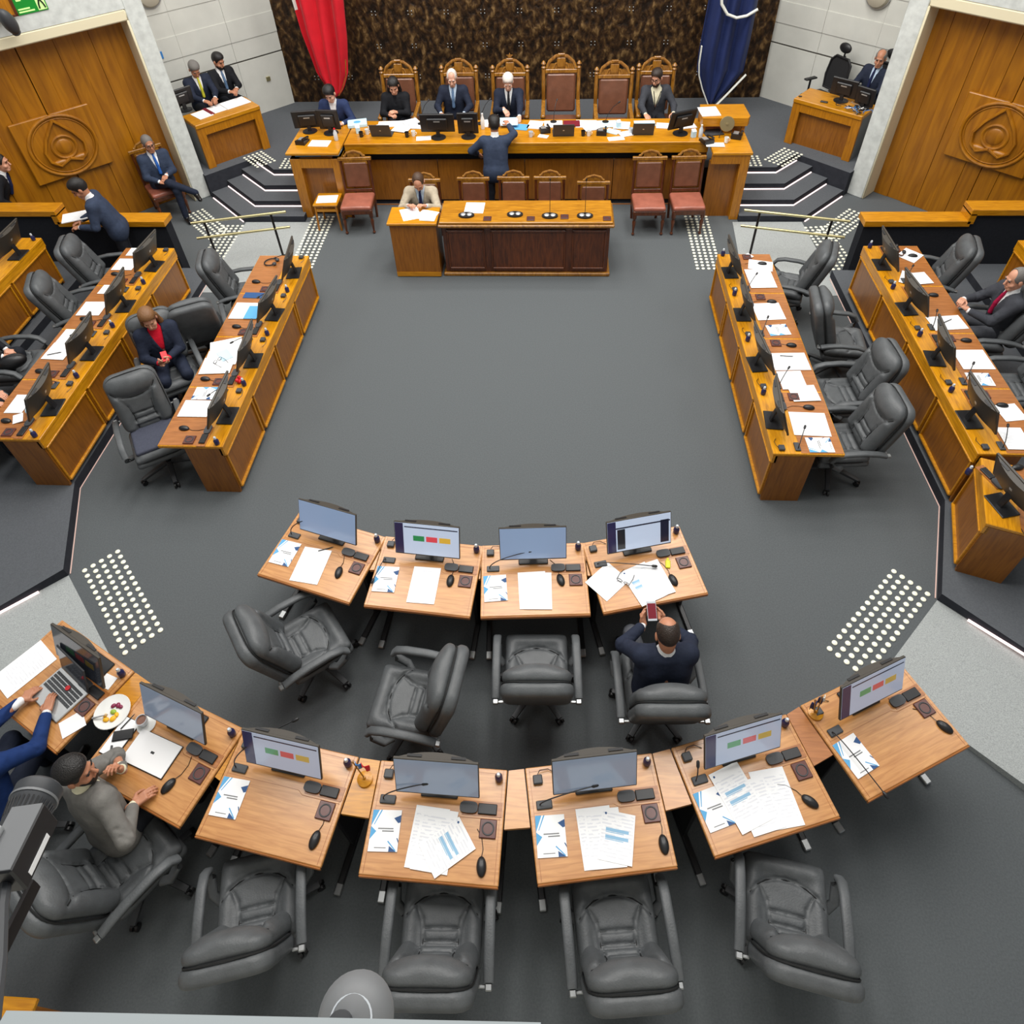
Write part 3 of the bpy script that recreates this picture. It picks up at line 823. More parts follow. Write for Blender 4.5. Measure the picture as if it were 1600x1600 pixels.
# ------------------------------------------------------------------ niche desks
for side, lab in ((-1, 'oak side desk with recessed front panel in the left niche'), (1, 'oak side desk with cable clutter in the right niche')):
    root = empty('side_desk', (0, 0, 0), 0, lab, 'desk')
    if side < 0: root.location = (-5.16, 11.91, .42); root.rotation_euler.z = R(44.5)
    else: root.location = (5.07, 12.025, .42); root.rotation_euler.z = R(-40.5)
    hw = .6
    b = MB(); b.box((-hw, -.02, .72), (hw, .56, .79), .008); b.build('worktop', M['oak'], root, smooth=0)
    b = MB(); b.box((-hw, 0, 0), (-hw + .14, .05, .72), .004); b.box((hw - .14, 0, 0), (hw, .05, .72), .004); b.box((-hw + .14, 0, .58), (hw - .14, .05, .72), .004); b.build('frame', M['oak_z'], root, smooth=0)
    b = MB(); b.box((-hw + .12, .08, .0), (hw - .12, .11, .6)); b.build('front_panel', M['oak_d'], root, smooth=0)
    for s in (-1, 1):
        b = MB(); b.box((s * hw, .05, 0), (s * (hw - .035), .52, .72)); b.build('side_panel', M['grey'] if s * side > 0 else M['oak_z'], root, smooth=0)  # shading of the outer end painted as grey, other end oak
# ------------------------------------------------------------------ benches of four seats
def bench(name_label, face_x, y0, y1, s, z0, n=4, rot=None):
    """s=+1: the hall side is towards +x. Local: x from the front face backwards, y along the bench"""
    root = empty('bench_desk', (face_x, (y0 + y1) / 2, z0), 0 if s > 0 else pi, name_label, 'desk')
    if rot is not None: root.rotation_euler.z = rot
    L = (y1 - y0) / 2; d = .70
    b = MB(); b.box((-d, -L, .72), (0, L, .76), .006); b.build('worktop', M['oak_y'], root, smooth=0)
    pit = 2 * L / n
    for k in range(n):
        c = -L + pit * (k + .5)
        b = MB(); b.box((-d + .01, c - pit / 2 + .012, .759), (-d + .425, c + pit / 2 - .012, .7625)); b.build('writing_inset', M['oak_edge'], root, smooth=0)
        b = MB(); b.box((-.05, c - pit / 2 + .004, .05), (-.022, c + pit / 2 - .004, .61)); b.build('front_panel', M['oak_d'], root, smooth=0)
        b = MB()
        b.box((-.03, c - pit / 2 + .02, .595), (.004, c + pit / 2 - .02, .62), .006); b.box((-.03, c - pit / 2 + .03, .055), (.004, c + pit / 2 - .03, .09), .008)
        for q in (-1, 1): b.box((-.03, c + q * (pit / 2 - .035) - .012, .07), (-.004, c + q * (pit / 2 - .035) + .012, .60), .004)
        b.build('moulding', M['oak'], root, smooth=0)
    b = MB(); b.box((-.05, -L, .62), (-.004, L, .72)); b.build('fascia', M['oak_y'], root, smooth=0)
    for q in (-1, 1):
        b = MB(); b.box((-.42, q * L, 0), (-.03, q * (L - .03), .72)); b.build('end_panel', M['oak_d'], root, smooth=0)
    b = MB(); b.box((-.07, -L + .03, .0), (-.05, L - .03, .05)); b.build('plinth', M['riser'], root, smooth=0)
    return root
bench('left front bench desk of four places, nearest the open floor', -2.88, 4.70, 8.25, 1, 0)
bench('right front bench desk of four places, nearest the open floor', 2.75, 4.74, 8.31, -1, 0)
bench('left second bench desk of four places, on the raised tier', -4.77, 4.65, 8.25, 1, .12)
bench('right second bench desk of four places, on the raised tier', 4.65, 4.68, 8.33, -1, .12)
bench('left rear bench desk, cut by the left picture edge', -6.68, 4.72, 8.32, 1, .24)
bench('right rear bench desk, only its corner showing at right edge', 6.56, 4.72, 8.28, -1, .24)
bench('short single bench desk angled at near end of right second bench', 4.52, 3.84, 4.66, -1, .12, n=1, rot=pi - R(19))
# ------------------------------------------------------------------ the two arcs of single desks
ORD = ['first', 'second', 'third', 'fourth', 'fifth', 'sixth', 'seventh']
DK = {'I1': (-1.51, 3.44, -16.2), 'I2': (-.5525, 3.27, -5), 'I3': (.3975, 3.2625, 3.6), 'I4': (1.3475, 3.4025, 13.5),
      'D1': (-3.34, 2.22, -27), 'D2': (-2.29, 1.75, -20.3), 'D3': (-1.345, 1.4875, -9.4), 'D4': (-.22, 1.3775, -1.8),
      'D5': (.8825, 1.4525, 8.6), 'D6': (1.97, 1.71, 17.3), 'D7': (2.99, 2.13, 25.5)}
for i in range(4):
    DK['L1%d' % i] = (-3.23, 8.25 - .8875 * (i + .5), -90); DK['R1%d' % i] = (3.10, 8.31 - .8925 * (i + .5), 90)
    DK['L2%d' % i] = (-5.12, 8.25 - .9 * (i + .5), -90); DK['R2%d' % i] = (5.00, 8.33 - .9125 * (i + .5), 90)
DK['L30'] = (-7.03, 7.87, -90)
DK['R2b'] = (4.85, 4.14, 109)
TOPZ = {'I': .76, 'D': .76, 'L1': .762, 'R1': .762, 'L2': .882, 'R2': .882, 'L3': 1.002}
def topz(k): return TOPZ.get(k[:2], TOPZ.get(k[0]))
def where(k):
    if k[0] == 'I': return 'the %s inner arc desk from the left' % ORD[int(k[1]) - 1]
    if k[0] == 'D': return 'the %s outer arc desk from the left' % ORD[int(k[1]) - 1]
    if k == 'R2b': return 'the short angled desk at right'
    if k == 'L30': return 'the rear left bench'
    pl = ['farthest', 'second farthest', 'second nearest', 'nearest'][int(k[2])]
    return 'the %s place of the %s %s bench' % (pl, 'left' if k[0] == 'L' else 'right', 'front' if k[1] == '1' else 'second')
def arc_desk():
    root = empty('arc_desk', (0, 0, 0), 0, 'x', 'desk')
    b = MB(); b.box((-.46, -.35, .725), (.46, .35, .76), .006); b.build('worktop', M['oak_glare'], root, smooth=0)
    b = MB(); b.box((-.46, -.362, .722), (.46, -.35, .757), .005); b.build('front_edge', M['oak_edge'], root, smooth=0)
    b = MB(); b.box((-.432, .02 + .035, .7595), (.12, .058, .7612)); b.tube([(.12, .0565, .7603), (.16, .03, .7603), (.44, .03, .7603)], .0015, 4)
    b.box((-.434, -.34, .7595), (-.430, .345, .7611)); b.box((.430, -.34, .7595), (.434, .345, .7611)); b.box((-.434, .318, .7595), (.434, .3215, .7611))
    b.build('groove', M['oak_edge'], root, smooth=0)
    b = MB(); b.box((-.45, .30, .09), (.45, .325, .725)); b.build('modesty_panel', M['oak_d'], root, smooth=0)
    for s in (-1, 1):
        b = MB(); b.box((s * .44, -.05, .04), (s * .405, .3, .725), .004); b.build('leg', M['black'], root, smooth=0)
        b = MB(); b.box((s * .45, -.37, 0), (s * .40, .33, .035), .008); ft = b.build('foot', M['black'], root, smooth=0)
        b = MB(); b.box((s * .452, -.375, -.0), (s * .398, -.30, .037), .006); b.build('end_cap', M['steel'], ft, smooth=0)
    return root
M['oak_glare'] = wood('glare-paled oak', (176, 118, 64), (204, 148, 88), grain=(2, 20, 20), rough=.3, coat=.3)  # honey oak paled: glare of the ceiling panels put into the colour
p_ = arc_desk()
for k in ('I1', 'I2', 'I3', 'I4', 'D1', 'D2', 'D3', 'D4', 'D5', 'D6', 'D7'):
    x, y, a = DK[k]
    row = 'inner' if k[0] == 'I' else 'outer'
    o = inst(p_, (x, y, 0), R(a), 'oak single desk, %s from the left in the %s arc' % (ORD[int(k[1]) - 1], row), 'single desks of the two arcs')
def wpt(k, u, v):
    x, y, a = DK[k]; a = R(a)
    return (x + u * cos(a) - v * sin(a), y + u * sin(a) + v * cos(a))
def gap(k1, k2, v0, matn='oak'):
    e = .468
    poly = [wpt(k1, e, .35), wpt(k2, -e, .35), wpt(k2, -e, v0), wpt(k1, e, v0)]
    nm = '%s and %s' % (ORD[int(k1[1]) - 1], ORD[int(k2[1]) - 1])
    root = empty('desk_connector', (0, 0, 0), 0, 'small wedge-shaped oak shelf between the %s %s arc desks' % (nm, 'inner' if k1[0] == 'I' else 'outer'), 'shelf', 'wedge shelves between the arc desks')
    b = MB(); b.prism(poly, .71, .745); b.build('top', M[matn], root, smooth=0)
    ins = [wpt(k1, e + .004, .33), wpt(k2, -e - .004, .33), wpt(k2, -e - .004, .30), wpt(k1, e + .004, .30)]
    b = MB(); b.prism(ins, .09, .71); b.build('panel', M['black'], root, smooth=0)
gap('I1', 'I2', .0, 'oak_glare'); gap('I2', 'I3', .02, 'oak_glare'); gap('I3', 'I4', .02, 'oak_glare')
gap('D1', 'D2', -.0); gap('D2', 'D3', -.0); gap('D3', 'D4', -.02, 'oak'); gap('D4', 'D5', -.02, 'oak_glare'); gap('D5', 'D6', -.02, 'oak_glare'); gap('D6', 'D7', -.02, 'oak_edge')
# ------------------------------------------------------------------ black leather office chairs
def office_chair():
    root = empty('office_chair', (0, 0, 0), 0, 'x', 'chair')
    f = Fld((-.34, -.34, .34), (.34, .36, .60), .0085)
    f.box((0, .01, .412), (.268, .268, .042), .04)
    f.box((0, .012, .478), (.258, .258, .036), .034, k=.003)
    f.cap((-.17, .205, .490), (.17, .205, .490), .05, k=.03)
    for s in (-1, 1): f.cap((s * .205, -.17, .492), (s * .205, .19, .49), .044, k=.03)
    arcs = [[(-.235, .02), (-.19, .075), (-.13, .115), (-.06, .135), (0, .14), (.06, .135), (.13, .115), (.19, .075), (.235, .02)],
            [(-.115, -.22), (-.115, -.1), (-.13, .0), (-.175, .075)], [(.115, -.22), (.115, -.1), (.13, .0), (.175, .075)]] + [[(-.11, y), (0, y), (.11, y)] for y in (-.19, -.12, -.05)]
    for a_ in arcs: f.groove([(x, y, f.top(x, y)) for x, y in a_], .016, .012)
    seat = mesh_obj('seat', [f.mesh()], M['leather'], root)
    b = MB()
    for a_ in arcs: b.tube([(x, y, f.top(x, y) + .002) for x, y in a_], .0045, 5)
    b.build('seam', M['seam'], seat)
    b = MB(); n = 28; pr = [(math.copysign(abs(cos(t)) ** .35, cos(t)) * .258, .012 + math.copysign(abs(sin(t)) ** .35, sin(t)) * .258) for t in [2 * pi * i / n for i in range(n + 1)]]
    b.tube([(x, y, .449) for x, y in pr], .006, 5); b.build('crease_shade', M['seam'], seat)  # dark tube paints the shade in the gap between slab and cushion
    f = Fld((-.34, -.20, -.04), (.34, .20, .76), .0085)
    f.slab((0, -.06, .35), (.272, .052, .345), .13, .045)
    f.slab((0, .035, .355), (.258, .045, .33), .12, .042, k=.003)
    f.ell((0, .07, .57), (.215, .06, .105), k=.03)
    for s in (-1, 1): f.cap((s * .19, .06, .10), (s * .185, .06, .44), .055, .048, k=.03)
    f.cap((-.1, .055, .12), (.1, .055, .12), .04, k=.03)
    arcs2 = [[(-.225, .54), (-.19, .49), (-.13, .455), (-.06, .435), (0, .43), (.06, .435), (.13, .455), (.19, .49), (.225, .54)],
             [(-.115, .05), (-.105, .22), (-.12, .34), (-.17, .465)], [(.115, .05), (.105, .22), (.12, .34), (.17, .465)]] + [[(-.105, h), (0, h), (.105, h)] for h in (.10, .17, .24)]
    for a_ in arcs2: f.groove([(x, f.top(x, z, 1), z) for x, z in a_], .018, .012)
    V, Q = f.mesh()
    t = R(17)
    tf = lambda p: (p[0], -.215 + p[1] * cos(t) - p[2] * sin(t), .50 + p[1] * sin(t) + p[2] * cos(t))
    V2 = V.copy(); V2[:, 1] = -.215 + V[:, 1] * cos(t) - V[:, 2] * sin(t); V2[:, 2] = .50 + V[:, 1] * sin(t) + V[:, 2] * cos(t)
    back = mesh_obj('backrest', [(V2, Q)], M['leather'], root)
    b = MB()
    for a_ in arcs2: b.tube([tf((x, f.top(x, z, 1) + .002, z)) for x, z in a_], .0045, 5)
    b.build('seam', M['seam'], back)
    b = MB(); pr = [(math.copysign(abs(cos(u)) ** .45, cos(u)) * .262, .35 + math.copysign(abs(sin(u)) ** .45, sin(u)) * .335) for u in [2 * pi * i / n for i in range(n + 1)]]
    b.tube([tf((x, -.008, z)) for x, z in pr], .006, 5); b.build('crease_shade', M['seam'], back)  # painted crease shade again, between back shell and pad
    for s in (-1, 1):
        b = MB(); x = s * .325
        b.tube([(s * .27, .05, .405), (x, .10, .43), (x, .185, .50), (x, .21, .57), (x, .17, .635), (x, .08, .665), (x, -.1, .672), (x, -.24, .655), (x, -.33, .63)], 1, 10, flat=(.034, .021), up=(0, 0, 1))
        arm = b.build('armrest', M['leather'], root, smooth=60)
        b = MB(); b.box((x - .022, -.375, .61), (x + .022, -.335, .64), .006); b.box((s * .26, -.36, .60), (x, -.34, .62), .004); b.build('bracket', M['steel'], arm, smooth=0)
    b = MB(); b.cyl((0, 0, .09), (0, 0, .39), .03, n=14); b.cyl((0, 0, .20), (0, 0, .39), .042, n=14); b.box((-.13, -.13, .365), (.13, .13, .385)); b.build('column', M['black'], root)
    for k in range(5):
        a = 2 * pi * k / 5 + .3
        d = Vector((cos(a), sin(a), 0))
        b = MB(); b.tube([d * .03 + Vector((0, 0, .115)), d * .18 + Vector((0, 0, .10)), d * .33 + Vector((0, 0, .078))], [1.15, 1.0, .8], 8, flat=(.03, .02)); lg = b.build('leg', M['dgrey'], root, smooth=50)
        b = MB(); c = d * .33; t = Vector((-d.y, d.x, 0))
        for s in (-1, 1): b.cyl(c + t * (s * .008) + Vector((0, 0, .03)), c + t * (s * .028) + Vector((0, 0, .03)), .03, n=14)
        b.cyl(c + Vector((0, 0, .03)), c + Vector((0, 0, .075)), .01, n=8)
        b.build('caster', M['black'], lg)
    return root
oc = office_chair()
G1 = 'black leather office chairs'
def chair(x, y, z, ang, lab):
    """ang = compass direction the seat faces, degrees from +x"""
    return inst(oc, (x, y, z), R(ang - 90), lab, G1)
def chb(bx, by, z, ang, lab, k=.40):
    return chair(bx + k * cos(R(ang)), by + k * sin(R(ang)), z, ang, lab)
chb(1.03, .54, 0, 96, 'empty black leather chair at the fifth outer arc desk', k=.37)
chb(-.13, .50, 0, 92, 'empty black leather chair at the fourth outer arc desk', k=.37)
chb(-1.31, .57, 0, 104, 'empty black leather chair tucked under the third outer arc desk', k=.37)
chb(2.05, .68, 0, 80, 'empty black leather chair at the sixth outer arc desk', k=.37)
chb(.45, 2.21, 0, 92, 'black leather chair seen from behind at the third inner arc desk')
chb(1.42, 2.10, 0, 92, 'black leather chair under the person holding a phone')
chb(-.20, 2.23, 0, 172, 'black leather chair turned left behind the second inner arc desk')
chb(-1.83, 2.52, 0, 38, 'black leather chair turned right behind the first inner arc desk')
chb(-2.62, .80, 0, 55, 'black leather chair under the person in grey suit')
chb(-3.62, 1.0, 0, 75, 'black leather chair under the person typing on a laptop')
chb(-4.05, 5.37, 0, -57, 'black leather chair with slate cushion at left front bench')
chb(-4.28, 6.42, 0, -55, 'black leather chair under the person in a red blouse')
chb(-3.86, 6.62, 0, 118, 'black leather chair with its back turned beside the person')
chb(-4.02, 7.64, 0, 14, 'empty black leather chair, farthest at the left front bench')
chb(3.97, 5.18, 0, 184, 'empty black leather chair, nearest at the right front bench')
chb(4.16, 5.90, 0, 184, 'empty black leather chair, second nearest at the right front bench')
chb(3.67, 6.86, 0, -6, 'black leather chair facing away from the right front bench')
chb(4.02, 7.86, 0, 160, 'empty black leather chair, farthest at the right front bench')
chb(-5.95, 7.80, .12, 16, 'empty black leather chair, farthest at the left second bench')
chb(-5.90, 6.95, .12, 22, 'empty black leather chair, second farthest at the left second bench')
chb(-6.35, 6.05, .12, 5, 'black leather chair under the seated person cut by left edge')
chb(-6.3, 5.1, .12, 5, 'black leather chair under the person writing at left edge')
chb(5.70, 7.80, .12, 165, 'empty black leather chair, farthest at the right second bench')
chb(6.0, 6.75, .12, 172, 'black leather chair under the person with a crimson tie')
chb(5.95, 5.85, .12, 178, 'black leather chair cut by the right edge, beside the crimson tie person')
# cushion lying on the near left chair
f = Fld((-.28, -.28, -.03), (.28, .28, .08), .01); f.box((0, 0, .028), (.225, .215, .03), .026); f.groove([(-.22, -.22, .03), (.22, -.22, .03)], .004, .008)
o = mesh_obj('seat_cushion', [f.mesh()], M['leather_pad']); o.location = (-4.05 + .41 * cos(R(-57)) , 5.37 + .41 * sin(R(-57)), .523); o.rotation_euler.z = R(-57 - 90)
tag(o, 'flat slate blue cushion lying on the near left leather chair', 'cushion')
# mesh task chair with head rest in the right niche, and the one under the person there
def mesh_chair(loc, rz, lab):
    root = empty('mesh_chair', loc, rz, lab, 'chair', 'mesh task chairs in the right niche')
    f = Fld((-.3, -.3, .38), (.3, .3, .54), .012); f.box((0, 0, .46), (.25, .24, .035), .03); mesh_obj('seat', [f.mesh()], M['black'], root)
    b = MB(); b.tube([(-.2, -.24, .55), (-.24, -.27, .75), (-.22, -.3, 1.0), (-.14, -.31, 1.08), (.14, -.31, 1.08), (.22, -.3, 1.0), (.24, -.27, .75), (.2, -.24, .55), (-.2, -.24, .55)], .022, 8); b.tube([(0, -.2, .42), (0, -.34, .6), (0, -.35, 1.1)], .02, 8); b.build('back_frame', M['black'], root)
    b = MB(); b.add([(-.2, -.245, .56), (.2, -.245, .56), (.235, -.275, .8), (.2, -.31, 1.06), (-.2, -.31, 1.06), (-.235, -.275, .8), (-.2, -.255, .56), (.2, -.255, .56), (.235, -.285, .8), (.2, -.32, 1.06), (-.2, -.32, 1.06), (-.235, -.285, .8)],
          [(0, 1, 2, 5), (5, 2, 3, 4), (11, 8, 7, 6), (10, 9, 8, 11), (0, 6, 7, 1), (3, 9, 10, 4), (1, 7, 8, 2), (2, 8, 9, 3), (4, 10, 11, 5), (5, 11, 6, 0)]); b.build('back_mesh', M['mesh_black'], root, smooth=0)
    b = MB(); b.ell((0, -.31, 1.24), (.13, .05, .085), 18); b.cyl((0, -.33, 1.08), (0, -.33, 1.2), .015, n=8); b.build('headrest', M['black'], root)
    for s in (-1, 1):
        b = MB(); b.tube([(s * .25, 0, .45), (s * .3, 0, .47), (s * .3, 0, .68)], .018, 8); b.box((s * .3 - .045, -.12, .675), (s * .3 + .045, .13, .705), .012); b.build('armrest', M['black'], root, smooth=0)
    b = MB(); b.cyl((0, 0, .08), (0, 0, .43), .03, n=12); b.build('column', M['black'], root)
    for k in range(5):
        a = 2 * pi * k / 5; b = MB(); b.tube([(0, 0, .1), (.3 * cos(a), .3 * sin(a), .06)], .02, 6); b.ell((.3 * cos(a), .3 * sin(a), .03), .03, 10); b.build('leg', M['black'], root)
    return root
mesh_chair((5.24, 13.0, .52), R(118), 'empty black mesh chair with head rest in the right niche')
mesh_chair((5.98, 12.62, .52), R(131), 'black mesh chair under the person in the right niche')
# ------------------------------------------------------------------ high-backed podium chairs and red side chairs
def throne():
    root = empty('high_backed_chair', (0, 0, 0), 0, 'x', 'chair')
    W = .30
    for s in (-1, 1):
        b = MB(); b.tube([(s * W, -.26, 0), (s * W, -.26, .45), (s * W, -.32, 1.22)], .032, 10); b.lathe([(.034, 0), (.04, .02), (.02, .04), (.042, .075), (.02, .11), (.005, .12)], (s * W, -.32, 1.22), 12); b.build('post', M['throne_wood'], root)
        b = MB(); b.box((s * (W + .005) - .032, .2, 0), (s * (W + .005) + .032, .26, .68), .012); b.build('leg', M['throne_wood'], root, smooth=0)
        b = MB(); b.tube([(s * W, -.28, .72), (s * W, 0, .70), (s * W, .2, .70), (s * W, .30, .67)], 1, 10, flat=(.035, .025)); b.ell((s * W, .28, .685), (.045, .05, .04), 12); b.build('armrest', M['throne_wood'], root)
    f = Fld((-.33, -.3, .36), (.33, .32, .56), .014); f.box((0, 0, .46), (.28, .27, .05), .04); mesh_obj('seat', [f.mesh()], M['brown_leather'], root)
    b = MB(); b.box((-.29, -.27, .34), (.29, .28, .43), .006); b.build('seat_rail', M['throne_wood'], root, smooth=0)
    b = MB(); b.at((0, -.285, .55), (R(4.5), 0, 0)); b.box((-.25, -.03, 0), (.25, .045, .60), .03); b.build('back_cushion', M['brown_leather'], root)
    b = MB(); b.at((0, -.325, 1.18), (R(4.5), 0, 0))
    b.box((-.27, -.03, -.03), (.27, .03, .03), .008)
    b.tube([(-.25, 0, .04), (-.2, 0, .14), (-.1, 0, .215), (0, 0, .235), (.1, 0, .215), (.2, 0, .14), (.25, 0, .04)], .028, 10)
    b.tube([(-.13, 0, .03), (-.1, 0, .1), (0, 0, .14), (.1, 0, .1), (.13, 0, .03)], .02, 8); b.box((-.075, -.022, .05), (.075, .022, .2), .01); b.box((-.22, -.012, .0), (.22, .012, .11))
    b.box((-.06, -.03, .22), (.06, .03, .26), .008)
    b.build('crest', M['throne_wood'], root)
    return root
tp = throne()
for x, y, lab in ((-2.2, 12.25, 'carved high-backed chair behind the person all in black'), (-1.15, 12.28, 'carved high-backed chair behind the person with grey-blue tie'), (-.26, 12.25, 'carved high-backed chair with star crest, fourth person from left'),
                  (.62, 12.15, 'tallest empty carved high-backed chair at the middle of the podium'), (1.52, 12.1, 'empty carved high-backed chair left of the person with a lanyard'), (2.24, 12.25, 'carved high-backed chair behind the person with a lanyard')):
    o = inst(tp, (x, y, .42), pi, lab, 'high-backed podium chairs')
    if 'tallest' in lab: o.scale = (1, 1, 1.07)
    if 'star' in lab:
        b = MB(); b.at((0, -.345, 1.47), (pi / 2, 0, 0)); b.prism([((.06 if i % 2 == 0 else .026) * sin(pi * i / 5), (.06 if i % 2 == 0 else .026) * cos(pi * i / 5)) for i in range(10)], -.012, .012); b.build('star', M['throne_wood'], o, smooth=0)
def red_chair():
    root = empty('side_chair', (0, 0, 0), 0, 'x', 'chair')
    W = .23
    f = Fld((-.3, -.3, .38), (.3, .32, .56), .012); f.box((0, .02, .465), (.25, .25, .04), .035); f.ell((0, .03, .48), (.22, .22, .04), k=.03); mesh_obj('seat', [f.mesh()], M['red_leather'], root)
    b = MB(); b.box((-.25, -.24, .36), (.25, .26, .44), .01); b.build('seat_rail', M['mahog'], root, smooth=0)
    for s in (-1, 1):
        b = MB(); b.lathe([(.016, 0), (.026, .03), (.014, .05), (.022, .14), (.03, .24), (.018, .28), (.034, .31), (.034, .40)], (s * .225, .23, 0), 12); b.build('leg', M['mahog'], root)
        b = MB(); b.tube([(s * .2, -.3, 0), (s * W, -.24, .42), (s * W, -.3, 1.05)], .022, 8); b.build('post', M['mahog'], root)
    b = MB(); b.at((0, -.255, .58), (R(5), 0, 0)); b.box((-.19, -.02, 0), (.19, .025, .42), .02); b.build('back_cushion', M['brown_leather'], root)
    b = MB(); b.at((0, -.30, 1.03), (R(5), 0, 0)); b.box((-.27, -.028, -.01), (.27, .028, .045), .008); b.box((-.2, -.02, -.07), (.2, .02, -.01), .005)
    b.tube([(-.16, 0, .045), (-.11, 0, .11), (0, 0, .14), (.11, 0, .11), (.16, 0, .045)], .02, 8); b.box((-.1, -.01, .04), (.1, .01, .11)); b.ell((-.16, 0, .06), .022, 10); b.ell((.16, 0, .06), .022, 10)
    b.build('crest', M['throne_wood'], root)
    b = MB(); b.at((0, -.262, .52), (R(5), 0, 0)); b.box((-.22, -.018, -.02), (.22, .018, .03), .004); b.build('lower_rail', M['mahog'], root, smooth=0)
    return root
rc = red_chair()
for x, y, a, lab in ((-2.66, 10.28, 183, 'red leather side chair left of the mahogany table, by the stool'), (2.02, 10.24, 181, 'red leather side chair, left of the two at the right podium end'), (2.63, 10.26, 182, 'red leather side chair, right of the two at the right podium end'),
                     (-1.47, 9.72, 180, 'side chair under the clerk in a beige jacket'), (-.72, 9.76, 180, 'side chair behind the mahogany table, nearest the clerk'), (-.1, 9.78, 180, 'side chair behind the mahogany table, before the standing person'),
                     (.46, 9.78, 180, 'side chair behind the mahogany table, third from the clerk'), (1.12, 9.62, 180, 'side chair behind the mahogany table, its right-hand end')):
    o = inst(rc, (x, y, 0), R(a), lab, 'red leather side chairs')
    o.scale = (.93, .93, .93) if y < 10 else (1, 1, 1)
o = inst(rc, (-6.12, 10.75, 0), R(-141), 'carved side chair under the person with crossed legs by left door', 'red leather side chairs')
# small wooden stool-chair with a paper on it
root = empty('wooden_stool', (-3.18, 10.34, 0), pi, 'small plain oak stool before the left podium end, paper on it', 'stool')
b = MB(); b.box((-.2, -.2, .44), (.2, .2, .47), .006); b.build('seat', M['oak'], root, smooth=0)
for sx in (-1, 1):
    for sy in (-1, 1):
        b = MB(); b.tube([(sx * .17, sy * .17, .44), (sx * .19, sy * .19, 0)], .017, 8); b.build('leg', M['oak_z'], root)
b = MB(); b.box((-.17, .15, .34), (.17, .18, .38)); b.box((-.17, -.18, .34), (.17, -.15, .38)); b.build('rail', M['oak'], root, smooth=0)
# ------------------------------------------------------------------ things on the desks
def monitor(kind):
    root = empty('monitor', (0, 0, 0), 0, 'x', 'monitor')
    t = -R(20)                                       # top leans away from the user
    W, Hh, z0 = .29, .335, .095
    b = MB(); b.at((0, 0, z0), (t, 0, 0))
    b.box((-W, 0, 0), (W, .022, Hh), .004)
    n = 10; vs = []; fs = []
    for j, z in enumerate((.03, .3 * Hh, .7 * Hh, Hh - .01)):
        for i in range(n + 1):
            x = -W + .02 + (2 * W - .04) * i / n
            vs.append((x, .022 + (.055 * (1 - (2 * i / n - 1) ** 2)) * (.75 if j in (0,) else 1), z))
    for j in range(3):
        for i in range(n): fs.append((j * (n + 1) + i + 1, j * (n + 1) + i, (j + 1) * (n + 1) + i, (j + 1) * (n + 1) + i + 1))
    tv = len(vs); vs.append((-W + .02, .022, Hh - .01)); vs.append((W - .02, .022, Hh - .01)); vs.append((-W + .02, .022, .03)); vs.append((W - .02, .022, .03))
    fs.append(tuple(range(3 * (n + 1) + n, 3 * (n + 1) - 1, -1)) + (tv, tv + 1)); fs.append(tuple(range(0, n + 1)) + (tv + 3, tv + 2))
    b.add(vs, fs)
    case = b.build('case', M['mon_back'], root, smooth=40)
    b = MB(); b.at((0, 0, z0), (t, 0, 0))
    b.box((-W + .006, -.0015, .014), (W - .006, .001, Hh - .006))
    scr = b.build('screen', M[{'plain': 'screen', 'dim': 'screen_dim', 'dark': 'screen_dark', 'ui': 'ui_bg', 'uidim': 'ui_bg2', 'page': 'ui_bg', 'uidark': 'screen_dark'}[kind]], root, smooth=0)
    def rect(nm, x0, x1, a0, a1, m):
        q = MB(); q.at((0, 0, z0), (t, 0, 0)); q.box((-W + 2 * W * x0, -.0028, Hh * a0), (-W + 2 * W * x1, -.0012, Hh * a1)); q.build(nm, m, scr, smooth=0)
    if kind in ('ui', 'uidim', 'uidark'):
        if kind != 'uidark':
            rect('side_bar', .012, .14, .045, .98, M['ui_side']); rect('title_bar', .16, .97, .86, .89, M['ui_dark'])
        for i, c in enumerate(('green', 'red', 'yellow')): rect('button', .29 + .2 * i, .46 + .2 * i, .46, .62, M['ui_' + c] if kind == 'ui' else (M['ui_%s2' % c] if kind == 'uidim' else M['ui_%s3' % c]))
    if kind == 'page':
        rect('side_bar', .012, .14, .045, .98, M['ui_side']); rect('page_margin', .16, .28, .1, .72, M['screen_dark']); rect('page_margin', .83, .96, .1, .8, M['ui_dark']); rect('title_bar', .14, .98, .74, .78, M['ui_dark'])
    for i in (-1, 1):
        q = MB(); q.at((0, 0, z0), (t, 0, 0)); q.box((i * .15 - .05, .03, Hh - .006), (i * .15 + .05, .05, Hh - .0085 + .004)); q.build('vent', M['black'], case, smooth=0)
    q = MB(); q.at((0, .0, z0), (t, 0, 0)); q.box((-.016, .074, .17), (.016, .0785, .205), .002); q.build('badge', M['lgrey'], case, smooth=0)
    b = MB(); b.box((-.13, .01, 0), (.13, .19, .014), .008); b.tube([(0, .13, .01), (0, .11, .12), (0, .09, .2)], .02, 8, flat=(.035, .012), up=(0, 1, 0)); b.build('stand', M['black'], root, smooth=0)
    return root
M['ui_bg2'] = mat('dim screen page', (158, 168, 188), .15, emit=.5)
for n_c, rgb in (('green', (84, 144, 104)), ('red', (190, 88, 92)), ('yellow', (184, 158, 84))): M['ui_%s2' % n_c] = mat('dim screen %s' % n_c, rgb, .15, emit=.35); M['ui_%s3' % n_c] = mat('faint screen %s' % n_c, tuple(int(q * .5) for q in rgb), .15, emit=.15)
MONP = {}
def put_monitor(kind, k, lab, u=0, v=.125, tw=0):
    if kind not in MONP: MONP[kind] = monitor(kind)
    p = wpt(k, u, v)
    return inst(MONP[kind], (p[0], p[1], topz(k)), R(DK[k][2] + tw), lab, 'desk monitors')
